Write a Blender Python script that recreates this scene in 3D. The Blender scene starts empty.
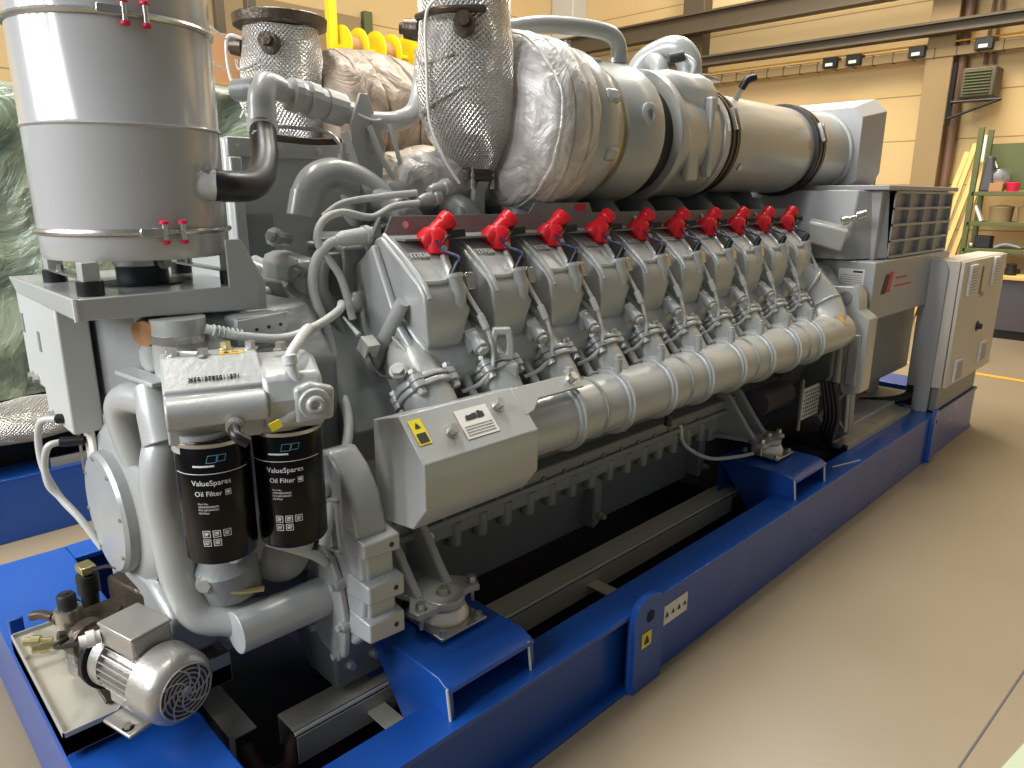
import bpy, bmesh, math, random
from math import sin, cos, pi, radians, sqrt
from mathutils import Vector, Matrix, noise
random.seed(7)
SC = bpy.context.scene
COL = SC.collection
V = Vector

# ------------------------------------------------------------------ materials
def srgb(c):
    return tuple((x/12.92 if x <= 0.04045 else ((x+0.055)/1.055)**2.4) for x in [v/255 for v in c]) + (1.0,)

def material(name, rgb, rough=0.5, metal=0.0, var=0.08, vscale=8.0, bump=0.0, bscale=60.0, coat=0.0, spec=0.5, rvar=0.08):
    m = bpy.data.materials.new(name); m.use_nodes = True
    nt = m.node_tree; N = nt.nodes; L = nt.links
    b = N['Principled BSDF']; c = srgb(rgb)
    tc = N.new('ShaderNodeTexCoord'); no = N.new('ShaderNodeTexNoise')
    no.inputs['Scale'].default_value = vscale; no.inputs['Detail'].default_value = 5
    L.new(tc.outputs['Object'], no.inputs['Vector'])
    mx = N.new('ShaderNodeMix'); mx.data_type = 'RGBA'
    mx.inputs[6].default_value = tuple(max(0, v*(1-var)) for v in c[:3]) + (1,)
    mx.inputs[7].default_value = tuple(min(1, v*(1+var)) for v in c[:3]) + (1,)
    L.new(no.outputs['Fac'], mx.inputs[0]); L.new(mx.outputs[2], b.inputs['Base Color'])
    mr = N.new('ShaderNodeMapRange'); mr.inputs[3].default_value = max(0.02, rough-rvar); mr.inputs[4].default_value = min(1, rough+rvar)
    L.new(no.outputs['Fac'], mr.inputs[0]); L.new(mr.outputs[0], b.inputs['Roughness'])
    b.inputs['Metallic'].default_value = metal
    b.inputs['Specular IOR Level'].default_value = spec
    if coat: b.inputs['Coat Weight'].default_value = coat; b.inputs['Coat Roughness'].default_value = 0.15
    if bump:
        n2 = N.new('ShaderNodeTexNoise'); n2.inputs['Scale'].default_value = bscale; n2.inputs['Detail'].default_value = 3
        L.new(tc.outputs['Object'], n2.inputs['Vector'])
        bp = N.new('ShaderNodeBump'); bp.inputs['Strength'].default_value = bump; bp.inputs['Distance'].default_value = 0.01
        L.new(n2.outputs['Fac'], bp.inputs['Height']); L.new(bp.outputs['Normal'], b.inputs['Normal'])
    return m

M = {}
M['paint'] = material('engine_grey_paint', (174,176,173), 0.33, 0.10, 0.05, 5, 0.05, 90, coat=0.3)
M['gloss'] = material('glossy_grey_drum_paint', (178,178,176), 0.17, 0.05, 0.03, 3, coat=0.4, rvar=0.02)
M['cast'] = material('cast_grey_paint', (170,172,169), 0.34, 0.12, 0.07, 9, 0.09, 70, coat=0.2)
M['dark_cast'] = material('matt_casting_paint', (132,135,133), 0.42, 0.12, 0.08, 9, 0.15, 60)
M['steel'] = material('steel', (190,188,182), 0.28, 0.9, 0.06, 12)
M['bolt'] = material('zinc_bolt', (205,203,196), 0.3, 0.85, 0.05, 30)
M['dull'] = material('galvanised_tray', (190,184,168), 0.42, 0.25, 0.08, 6)
M['blue'] = material('blue_frame_paint', (24,76,158), 0.3, 0.0, 0.08, 4, 0.04, 40, coat=0.2)
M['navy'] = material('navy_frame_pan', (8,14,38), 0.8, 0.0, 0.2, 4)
M['red'] = material('red_plastic', (226,24,38), 0.35, 0, 0.04, 20)
M['rubber'] = material('black_rubber', (30,31,32), 0.5, 0, 0.1, 20)
M['black'] = material('black_plastic', (20,20,22), 0.4, 0, 0.1, 20)
M['green_rubber'] = material('dark_green_rubber', (22,44,42), 0.45, 0, 0.1, 20)
M['filter'] = material('black_gloss_lacquer', (8,8,10), 0.22, 0, 0.05, 20, spec=0.25)
M['white'] = material('white_print', (225,225,222), 0.5, 0, 0.02, 20)
M['label'] = material('white_label', (228,224,216), 0.5, 0, 0.02, 20)
M['ink'] = material('dark_ink', (45,45,48), 0.6, 0, 0.02, 20)
M['redink'] = material('red_ink', (214,30,72), 0.5, 0, 0.02, 20)
M['teal'] = material('blue_ink', (90,150,185), 0.5, 0, 0.02, 20)
M['yellow'] = material('yellow_label', (236,214,40), 0.5, 0, 0.03, 20)
M['gold'] = material('amber_label', (226,170,40), 0.5, 0, 0.03, 20)
M['hose'] = material('light_grey_conduit', (198,200,196), 0.5, 0, 0.05, 20, 0.3, 300)
M['cable'] = material('dark_blue_cable', (40,48,84), 0.45, 0, 0.05, 20)
M['cream'] = material('cabinet_cream_paint', (205,198,184), 0.42, 0, 0.03, 3)
M['cabgrey'] = material('cabinet_sheet_grey', (166,166,166), 0.45, 0.1, 0.03, 3)
M['ltgrey'] = material('light_grey_sheet', (196,197,192), 0.4, 0.1, 0.04, 6)
M['wall'] = material('cream_wall_panel', (200,170,120), 0.85, 0, 0.05, 0.6)
M['column'] = material('tan_concrete_column', (150,128,92), 0.85, 0, 0.06, 1.5)
M['beam'] = material('brown_steel_beam', (84,74,58), 0.6, 0.1, 0.08, 2)
M['pipe_brown'] = material('brown_downpipe', (112,84,66), 0.6, 0, 0.08, 2)
M['green'] = material('green_shelf_paint', (88,96,52), 0.55, 0, 0.10, 4)
M['wood'] = material('pale_pine', (226,186,112), 0.65, 0, 0.15, 9)
M['carton'] = material('brown_carton', (176,130,88), 0.8, 0, 0.08, 5)
M['yellow_steel'] = material('yellow_steel', (240,214,30), 0.5, 0, 0.05, 5)
M['oily'] = material('oily_brown_casting', (84,72,60), 0.33, 0.5, 0.25, 14, 0.3, 60)
M['brass'] = material('brass', (204,190,140), 0.3, 0.9, 0.08, 20)
M['alu'] = material('cast_aluminium', (176,172,164), 0.36, 0.6, 0.06, 14, 0.1, 90)
M['chain'] = material('rusty_chain', (70,48,36), 0.6, 0.3, 0.3, 40)
M['disc'] = material('mount_cone', (226,222,210), 0.35, 0.4, 0.10, 12)
M['trim_green'] = material('pale_green_floor_paint', (178,190,160), 0.5, 0, 0.04, 3)
M['bench'] = material('dark_workbench', (84,80,86), 0.5, 0.1, 0.1, 5)

def floor_material():
    m = material('polished_concrete', (140,126,103), 0.36, 0, 0.22, 0.9, 0.05, 30, rvar=0.12)
    return m
M['floor'] = floor_material()

def foil_material():
    # knurled silver foil lagging : raised diamond grid on the surface UVs
    m = bpy.data.materials.new('knurled_silver_foil'); m.use_nodes = True
    N = m.node_tree.nodes; L = m.node_tree.links; b = N['Principled BSDF']
    b.inputs['Metallic'].default_value = 0.7; b.inputs['Roughness'].default_value = 0.30
    uv = N.new('ShaderNodeUVMap'); sep = N.new('ShaderNodeSeparateXYZ'); L.new(uv.outputs[0], sep.inputs[0])
    def wave(kx, ky):
        a = N.new('ShaderNodeMath'); a.operation = 'MULTIPLY'; a.inputs[1].default_value = kx; L.new(sep.outputs[0], a.inputs[0])
        c = N.new('ShaderNodeMath'); c.operation = 'MULTIPLY_ADD'; c.inputs[1].default_value = ky; L.new(sep.outputs[1], c.inputs[0]); L.new(a.outputs[0], c.inputs[2])
        s = N.new('ShaderNodeMath'); s.operation = 'SINE'; L.new(c.outputs[0], s.inputs[0]); return s
    s1 = wave(2*pi*60, 2*pi*60); s2 = wave(2*pi*60, -2*pi*60)
    ad = N.new('ShaderNodeMath'); ad.operation = 'MAXIMUM'; L.new(s1.outputs[0], ad.inputs[0]); L.new(s2.outputs[0], ad.inputs[1])
    bp = N.new('ShaderNodeBump'); bp.inputs['Strength'].default_value = 1.0; bp.inputs['Distance'].default_value = 0.006
    L.new(ad.outputs[0], bp.inputs['Height'])
    tc = N.new('ShaderNodeTexCoord'); no = N.new('ShaderNodeTexNoise'); no.inputs['Scale'].default_value = 9; no.inputs['Detail'].default_value = 4
    L.new(tc.outputs['Object'], no.inputs['Vector'])
    b2 = N.new('ShaderNodeBump'); b2.inputs['Strength'].default_value = 0.4; b2.inputs['Distance'].default_value = 0.02
    L.new(no.outputs['Fac'], b2.inputs['Height']); L.new(bp.outputs['Normal'], b2.inputs['Normal']); L.new(b2.outputs['Normal'], b.inputs['Normal'])
    cr = N.new('ShaderNodeValToRGB'); cr.color_ramp.elements[0].color = srgb((214,206,196)); cr.color_ramp.elements[1].color = srgb((244,243,240))
    L.new(no.outputs['Fac'], cr.inputs[0]); L.new(cr.outputs[0], b.inputs['Base Color'])
    return m
M['foil'] = foil_material()

def blanket_material(name, a, c, metal):
    m = bpy.data.materials.new(name); m.use_nodes = True
    N = m.node_tree.nodes; L = m.node_tree.links; b = N['Principled BSDF']
    b.inputs['Metallic'].default_value = metal; b.inputs['Roughness'].default_value = 0.42
    tc = N.new('ShaderNodeTexCoord'); no = N.new('ShaderNodeTexNoise'); no.inputs['Scale'].default_value = 7; no.inputs['Detail'].default_value = 6; no.inputs['Distortion'].default_value = 1.4
    L.new(tc.outputs['Object'], no.inputs['Vector'])
    cr = N.new('ShaderNodeValToRGB'); cr.color_ramp.elements[0].color = srgb(a); cr.color_ramp.elements[1].color = srgb(c)
    cr.color_ramp.elements[0].position = 0.3; cr.color_ramp.elements[1].position = 0.7
    L.new(no.outputs['Fac'], cr.inputs[0]); L.new(cr.outputs[0], b.inputs['Base Color'])
    bp = N.new('ShaderNodeBump'); bp.inputs['Strength'].default_value = 0.8; bp.inputs['Distance'].default_value = 0.03
    L.new(no.outputs['Fac'], bp.inputs['Height']); L.new(bp.outputs['Normal'], b.inputs['Normal'])
    return m
M['blanket'] = blanket_material('silver_quilted_cloth', (186,180,172), (226,222,218), 0.15)
M['brown_blanket'] = blanket_material('tarnished_quilted_cloth', (128,112,96), (178,162,142), 0.25)

def tarp_material():
    m = bpy.data.materials.new('green_wrapping_film'); m.use_nodes = True
    N = m.node_tree.nodes; L = m.node_tree.links; b = N['Principled BSDF']
    tc = N.new('ShaderNodeTexCoord'); no = N.new('ShaderNodeTexNoise'); no.inputs['Scale'].default_value = 2.5; no.inputs['Detail'].default_value = 7; no.inputs['Distortion'].default_value = 1.8
    L.new(tc.outputs['Object'], no.inputs['Vector'])
    cr = N.new('ShaderNodeValToRGB'); e = cr.color_ramp.elements
    e[0].color = srgb((86,106,90)); e[0].position = 0.32; e[1].color = srgb((176,186,160)); e[1].position = 0.68
    L.new(no.outputs['Fac'], cr.inputs[0]); L.new(cr.outputs[0], b.inputs['Base Color'])
    b.inputs['Roughness'].default_value = 0.25; b.inputs['Coat Weight'].default_value = 0.4
    bp = N.new('ShaderNodeBump'); bp.inputs['Strength'].default_value = 1.0; bp.inputs['Distance'].default_value = 0.08
    L.new(no.outputs['Fac'], bp.inputs['Height']); L.new(bp.outputs['Normal'], b.inputs['Normal'])
    return m
M['tarp'] = tarp_material()

def wall_material():
    # precast wall panels with horizontal joints
    m = material('cream_wall_panels', (206,178,128), 0.85, 0, 0.10, 0.35)
    N = m.node_tree.nodes; L = m.node_tree.links; b = N['Principled BSDF']
    tc = N.new('ShaderNodeTexCoord'); sep = N.new('ShaderNodeSeparateXYZ'); L.new(tc.outputs['Object'], sep.inputs[0])
    md = N.new('ShaderNodeMath'); md.operation = 'PINGPONG'; md.inputs[1].default_value = 0.3
    L.new(sep.outputs[2], md.inputs[0])
    lt = N.new('ShaderNodeMath'); lt.operation = 'LESS_THAN'; lt.inputs[1].default_value = 0.008; L.new(md.outputs[0], lt.inputs[0])
    mx = N.new('ShaderNodeMix'); mx.data_type = 'RGBA'
    src = b.inputs['Base Color'].links[0].from_socket
    L.new(lt.outputs[0], mx.inputs[0]); L.new(src, mx.inputs[6]); mx.inputs[7].default_value = srgb((150,122,84))
    L.new(mx.outputs[2], b.inputs['Base Color'])
    return m
M['wallp'] = wall_material()

# ------------------------------------------------------------------ mesh builder
def frame(d):
    d = V(d).normalized(); a = V((0,0,1)) if abs(d.z) < 0.9 else V((0,1,0))
    u = d.cross(a).normalized(); w = d.cross(u).normalized(); return u, w, d

class B:
    def __init__(s):
        s.bm = bmesh.new(); s.uv = s.bm.loops.layers.uv.new('UVMap')
    def verts(s, pts): return [s.bm.verts.new(V(p)) for p in pts]
    def face(s, vs, uvs=None):
        try: f = s.bm.faces.new(vs)
        except ValueError: return None
        if uvs:
            for l, t in zip(f.loops, uvs): l[s.uv].uv = t
        return f
    def hexa(s, p):   # 8 points: bottom 4 (ccw), top 4
        v = s.verts(p)
        for q in ((3,2,1,0),(4,5,6,7),(0,1,5,4),(1,2,6,5),(2,3,7,6),(3,0,4,7)): s.face([v[i] for i in q])
        return s
    def box(s, x0, x1, y0, y1, z0, z1):
        if x0 > x1: x0, x1 = x1, x0
        if y0 > y1: y0, y1 = y1, y0
        if z0 > z1: z0, z1 = z1, z0
        return s.hexa([(x0,y0,z0),(x1,y0,z0),(x1,y1,z0),(x0,y1,z0),(x0,y0,z1),(x1,y0,z1),(x1,y1,z1),(x0,y1,z1)])
    def obox(s, c, size, ax, ay, az=None):   # oriented box: centre, full sizes, axes
        ax = V(ax).normalized(); ay = V(ay); ay = (ay - ax*ay.dot(ax)).normalized(); az = ax.cross(ay)
        c = V(c); a, b, d = [k/2 for k in size]
        P = [c+ax*i*a+ay*j*b+az*k*d for k in (-1,1) for i, j in ((-1,-1),(1,-1),(1,1),(-1,1))]
        return s.hexa(P)
    def prism(s, poly, o, u, w, n, t0, t1):  # poly in (u,w) plane from origin o, extruded along n
        o, u, w, n = V(o), V(u), V(w), V(n)
        a = s.verts([o+u*p[0]+w*p[1]+n*t0 for p in poly]); b = s.verts([o+u*p[0]+w*p[1]+n*t1 for p in poly])
        k = len(poly); s.face(a[::-1]); s.face(b)
        for i in range(k): s.face([a[i], a[(i+1)%k], b[(i+1)%k], b[i]])
        return s
    def xz(s, poly, y0, y1): return s.prism(poly, (0,0,0), (1,0,0), (0,0,1), (0,1,0), y0, y1)
    def yz(s, poly, x0, x1): return s.prism(poly, (0,0,0), (0,1,0), (0,0,1), (1,0,0), x0, x1)
    def xy(s, poly, z0, z1): return s.prism(poly, (0,0,0), (1,0,0), (0,1,0), (0,0,1), z0, z1)
    def loft(s, rings, cap=True, closed=True, usc=1.0):
        R = [s.verts(r) for r in rings]; n = len(R[0]); acc = 0.0
        for i in range(len(R)-1):
            l = (R[i+1][0].co - R[i][0].co).length; per = sum((R[i][j].co-R[i][(j+1)%n].co).length for j in range(n))
            for j in range(n if closed else n-1):
                k = (j+1) % n
                s.face([R[i][j], R[i][k], R[i+1][k], R[i+1][j]], [(j/n*usc, acc), ((j+1)/n*usc, acc), ((j+1)/n*usc, acc+l), (j/n*usc, acc+l)])
            acc += l
        if cap and closed: s.face(R[0][::-1]); s.face(R[-1])
        return s
    def lathe(s, o, d, prof, n=32, cap=True, ph=0.0):   # prof: (distance along d, radius)
        u, w, d = frame(d); o = V(o)
        rings = [[o+d*h+(u*cos(ph+2*pi*j/n)+w*sin(ph+2*pi*j/n))*max(r,1e-4) for j in range(n)] for h, r in prof]
        rm = max(r for h, r in prof)
        return s.loft(rings, cap, usc=2*pi*rm)
    def cyl(s, a, b, r, r2=None, n=24):
        a, b = V(a), V(b); return s.lathe(a, b-a, [(0, r), ((b-a).length, r if r2 is None else r2)], n)
    def tube(s, pts, r, n=12, cap=True, smooth=6):
        P = [V(p) for p in pts]; rad = r if isinstance(r, (list, tuple)) else [r]*len(P)
        if smooth and len(P) > 2:
            Q, RR = [], []
            for i in range(len(P)-1):
                p0 = P[max(i-1,0)]; p1 = P[i]; p2 = P[i+1]; p3 = P[min(i+2,len(P)-1)]
                for k in range(smooth):
                    t = k/smooth
                    Q.append(0.5*((2*p1)+(p2-p0)*t+(2*p0-5*p1+4*p2-p3)*t*t+(3*p1-3*p2+p3-p0)*t**3)); RR.append(rad[i]+(rad[i+1]-rad[i])*t)
            Q.append(P[-1]); RR.append(rad[-1]); P, rad = Q, RR
        T = [(P[min(i+1,len(P)-1)]-P[max(i-1,0)]).normalized() for i in range(len(P))]
        u, w, _ = frame(T[0]); rings = []
        for i, p in enumerate(P):
            u = (u - T[i]*u.dot(T[i])).normalized(); w = T[i].cross(u)
            rings.append([p+(u*cos(2*pi*j/n)+w*sin(2*pi*j/n))*rad[i] for j in range(n)])
        return s.loft(rings, cap, usc=2*pi*max(rad))
    def ball(s, c, r, n=16, sc=(1,1,1)):
        m = n//2; rings = []
        for i in range(1, m):
            a = pi*i/m; rings.append([V(c)+V((r*sc[0]*sin(a)*cos(2*pi*j/n), r*sc[1]*sin(a)*sin(2*pi*j/n), r*sc[2]*cos(a))) for j in range(n)])
        return s.loft(rings[::-1])
    def torus(s, c, d, R, r, n=40, m=10, a0=0, a1=2*pi, ref=None):
        u, w, d = frame(d); c = V(c); full = abs(a1-a0-2*pi) < 1e-6
        rings = []
        for i in range(n if full else n+1):
            a = a0+(a1-a0)*i/n; e = u*cos(a)+w*sin(a)
            rings.append([c+e*(R+r*cos(2*pi*j/m))+d*r*sin(2*pi*j/m) for j in range(m)])
        if full:
            vs = [s.verts(x) for x in rings]
            for i in range(n):
                for j in range(m): s.face([vs[i][j], vs[(i+1)%n][j], vs[(i+1)%n][(j+1)%m], vs[i][(j+1)%m]])
        else: s.loft(rings)
        return s
    def bolt(s, p, d, r=0.010, h=0.010, washer=True):
        p = V(p); d = V(d).normalized()
        if washer: s.cyl(p-d*0.002, p+d*0.002, r*1.35, n=16); p = p+d*0.002
        s.cyl(p-d*0.001, p+d*h, r, n=6); return s
    def build(s, name, mat, parent=None, bevel=0.0, label=None, angle=38, seg=2):
        bm = s.bm
        bmesh.ops.recalc_face_normals(bm, faces=bm.faces)
        for f in bm.faces: f.smooth = True
        for e in bm.edges:
            e.smooth = len(e.link_faces) == 2 and e.calc_face_angle(0) < radians(angle)
        if parent is not None:
            off = world_loc(parent)
            bmesh.ops.translate(bm, verts=bm.verts, vec=-off)
        me = bpy.data.meshes.new(name); bm.to_mesh(me); bm.free()
        me.materials.append(M[mat] if isinstance(mat, str) else mat)
        o = bpy.data.objects.new(name, me); COL.objects.link(o)
        if parent is not None: o.parent = parent
        if bevel:
            md = o.modifiers.new('bevel', 'BEVEL'); md.width = bevel; md.segments = seg; md.limit_method = 'ANGLE'; md.angle_limit = radians(40)
        if label: o['label'] = label
        return o

def world_loc(o):
    p = V((0,0,0))
    while o is not None: p = p + o.location; o = o.parent
    return p

def tag(o, label, cat, group=None, kind=None):
    if label: o['label'] = label
    if cat: o['category'] = cat
    if group: o['group'] = group
    if kind: o['kind'] = kind
    return o
def thing(name, label, cat, loc, group=None):
    o = bpy.data.objects.new(name, None); COL.objects.link(o); o.location = loc; o.empty_display_size = 0.1
    return tag(o, label, cat, group)
def structure(o):
    o['kind'] = 'structure'; return o
def copy_tree(o, parent=None):
    c = o.copy(); COL.objects.link(c); c.parent = parent
    for ch in list(o.children): copy_tree(ch, c)
    return c

def text_geo(b, txt, size, fn, thick=0.0006, align='CENTER', extr=None):
    """adds lettering to builder b; fn maps (u, v, h) text coordinates to a 3D point"""
    cu = bpy.data.curves.new('t', 'FONT'); cu.body = txt; cu.size = size; cu.align_x = align; cu.align_y = 'CENTER'
    cu.extrude = thick; cu.resolution_u = 3
    o = bpy.data.objects.new('t', cu); COL.objects.link(o)
    dg = bpy.context.evaluated_depsgraph_get(); me = bpy.data.meshes.new_from_object(o.evaluated_get(dg))
    vs = [b.bm.verts.new(fn(v.co.x, v.co.y, v.co.z+thick)) for v in me.vertices]
    for p in me.polygons:
        try: b.bm.faces.new([vs[i] for i in p.vertices])
        except ValueError: pass
    bpy.data.objects.remove(o); bpy.data.curves.remove(cu); bpy.data.meshes.remove(me)

def plane_map(o, u, w):
    o, u, w = V(o), V(u).normalized(), V(w).normalized(); n = u.cross(w)
    return lambda a, b, h: o+u*a+w*b+n*h

# ------------------------------------------------------------------ camera (surveyed from the photo)
F_PX = 716.69
yaw, pitch, roll = radians(45.325), radians(14.648), radians(0.197)
fwd = V((-sin(yaw)*cos(pitch), cos(yaw)*cos(pitch), -sin(pitch))); right = V((cos(yaw), sin(yaw), 0)); up = right.cross(fwd)
rr = right*cos(roll)+up*sin(roll); uu = -right*sin(roll)+up*cos(roll)
CAM = V((1.2, 0.0, 1.62))
cam = bpy.data.cameras.new('camera'); cam.sensor_width = 36; cam.lens = F_PX/1024*36; cam.clip_start = 0.05; cam.clip_end = 100
co = bpy.data.objects.new('camera', cam); COL.objects.link(co)
m3 = Matrix((rr, uu, -fwd)).transposed(); co.matrix_world = Matrix.Translation(CAM) @ m3.to_4x4()
SC.camera = co
def at(px, py, **k):     # the point of the plane x=, y= or z= seen at a pixel of the photo
    d = rr*((px-512)/F_PX) - uu*((py-384)/F_PX) + fwd
    (a, v), = k.items(); i = 'xyz'.index(a); t = (v-CAM[i])/d[i]; return CAM + d*t

XC = -0.912          # engine centre line
# ================================================================== HALL
def hall():
    structure(B().box(-9.2, 8, -4, 11.7, -0.1, 0).build('floor', 'floor'))
    structure(B().box(-9.2, 8, 11.5, 11.7, 0, 6.6).build('wall_back', 'wallp'))
    structure(B().box(-9.2, -9.0, -4, 11.5, 0, 6.6).build('wall_left', M['wallp']))
    # wide column on the back wall
    structure(B().xz([(-2.27,0),(-1.97,0),(-1.97,6.6),(-2.33,6.6)], 11.22, 11.5).build('trim_1', 'column', bevel=0.01))
    structure(B().box(-8.98, -8.45, 11.1, 11.5, 0, 6.6).build('trim_2', 'ltgrey', bevel=0.01))
    structure(B().box(-6.15, -5.75, 11.25, 11.5, 0, 6.6).build('trim_3', 'beam', bevel=0.01))
    structure(B().box(0.3, 0.8, 11.25, 11.5, 0, 6.6).build('trim_4', 'column', bevel=0.01))
    # yellow floor line
    structure(B().xy([(-1.6,7.86),(3.5,7.55),(3.5,7.63),(-1.6,7.94)], 0.0, 0.003).build('trim_5', 'gold'))
    structure(B().xy([(0.93,2.0),(3.0,2.0),(3.0,3.3),(1.12,3.3)], 0.0, 0.004).build('trim_8', 'trim_green'))
    structure(B().xy([(0.862,1.9),(0.868,1.9),(0.955,3.6),(0.949,3.6)], 0.0, 0.002).build('trim_9', 'bench'))
    # panels on the left wall
    structure(B().box(-9.0, -8.93, 4.2, 6.75, 0, 4.25).build('trim_6', 'column', bevel=0.01))
    structure(B().box(-9.0, -8.9, 6.8, 6.95, 0, 4.35).build('trim_7', 'green', bevel=0.01))
hall()

def back_wall_fittings():
    # two long steel beams across the wall
    for (x0, z0, x1, z1, h, lab) in ((-8.95, 4.20, 1.5, 4.20, 0.30, 'upper long brown steel beam high on the back wall'),
                                 (-8.95, 3.68, 1.5, 3.68, 0.15, 'lower long brown steel beam on the back wall above the cable duct')):
        t = thing('steel_beam', lab, 'beam', (x0, 11.1, z0))
        B().xz([(x0,z0),(x1,z1),(x1,z1+0.03),(x0,z0+0.03)], 10.98, 11.2).build('flange', 'beam', t)
        B().xz([(x0,z0+h-0.03),(x1,z1+h-0.03),(x1,z1+h),(x0,z0+h)], 10.98, 11.2).build('flange', 'beam', t)
        B().box(x0, x1, 11.06, 11.09, z0+0.03, z0+h-0.03).build('web', 'beam', t)
    t = thing('cable_duct', 'grey wall cable duct with outlet boxes below the beams', 'duct', (-8.9, 11.2, 3.42))
    b = B().box(-8.98, 1.5, 11.2, 11.3, 3.42, 3.53); b.build('duct_channel', 'column', t, bevel=0.005)
    b = B()
    for i in range(40): b.box(-8.96+i*0.26, -8.95+i*0.26, 11.19, 11.31, 3.41, 3.54)
    b.build('joint_strip', 'beam', t)
    B().tube([(-8.98,11.25,3.60),(1.5,11.25,3.60)], 0.012, smooth=0).build('conduit', 'gold', t)
    for x, in ((-6.15,),(-5.75,),(-3.55,),(-3.22,),(-2.4,),(-1.62,),(-0.9,)):
        o = B().box(x-0.10, x+0.10, 11.12, 11.3, 3.44, 3.58).build('outlet_box', 'black', t, bevel=0.006)
        B().box(x-0.05, x+0.05, 11.105, 11.12, 3.46, 3.50).build('socket_face', 'label', o)
    # downpipe and bundled pipes beside the column
    b = B().tube([(-1.89,11.35,0),(-1.89,11.35,6.5)], 0.055, n=16, smooth=0)
    tag(b.build('downpipe', 'pipe_brown'), 'brown downpipe running down the right side of the wide wall column', 'pipe')
    for i, x in enumerate((-1.64, -1.55)):
        b = B().tube([(x,11.4,3.3),(x,11.4,6.5)], 0.022, n=10, smooth=0)
        tag(b.build('thin_pipe', 'pipe_brown'), ('left' if i == 0 else 'right')+' one of two thin brown pipes above the wall heater', 'pipe', 'thin pipes on the back wall')
    # unit heater on a bracket
    t = thing('unit_heater', 'grey louvred fan heater on a black wall bracket right of the column', 'heater', (-1.6, 11.2, 2.6))
    B().box(-1.78, -1.40, 11.0, 11.35, 2.86, 3.22).build('casing', 'beam', t, bevel=0.02)
    for i in range(8):
        B().prism([(0,0),(0.03,0.01),(0.03,0.022),(0,0.012)], (-1.74,11.0,2.90+i*0.036), (0,-1,0), (0,0,1), (1,0,0), 0, 0.29).build('louvre', 'green', t)
    B().tube([(-1.86,11.0,2.82),(-1.30,11.0,2.82)], 0.018, smooth=0, n=8).build('bracket_bar', 'black', t)
    B().tube([(-1.30,11.0,2.82),(-1.88,11.02,2.62)], 0.018, smooth=0, n=8).build('bracket_brace', 'black', t)
    B().tube([(-1.88,11.05,2.55),(-1.88,11.05,3.3)], 0.035, smooth=0, n=8).build('bracket_post', 'black', t)
back_wall_fittings()

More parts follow.
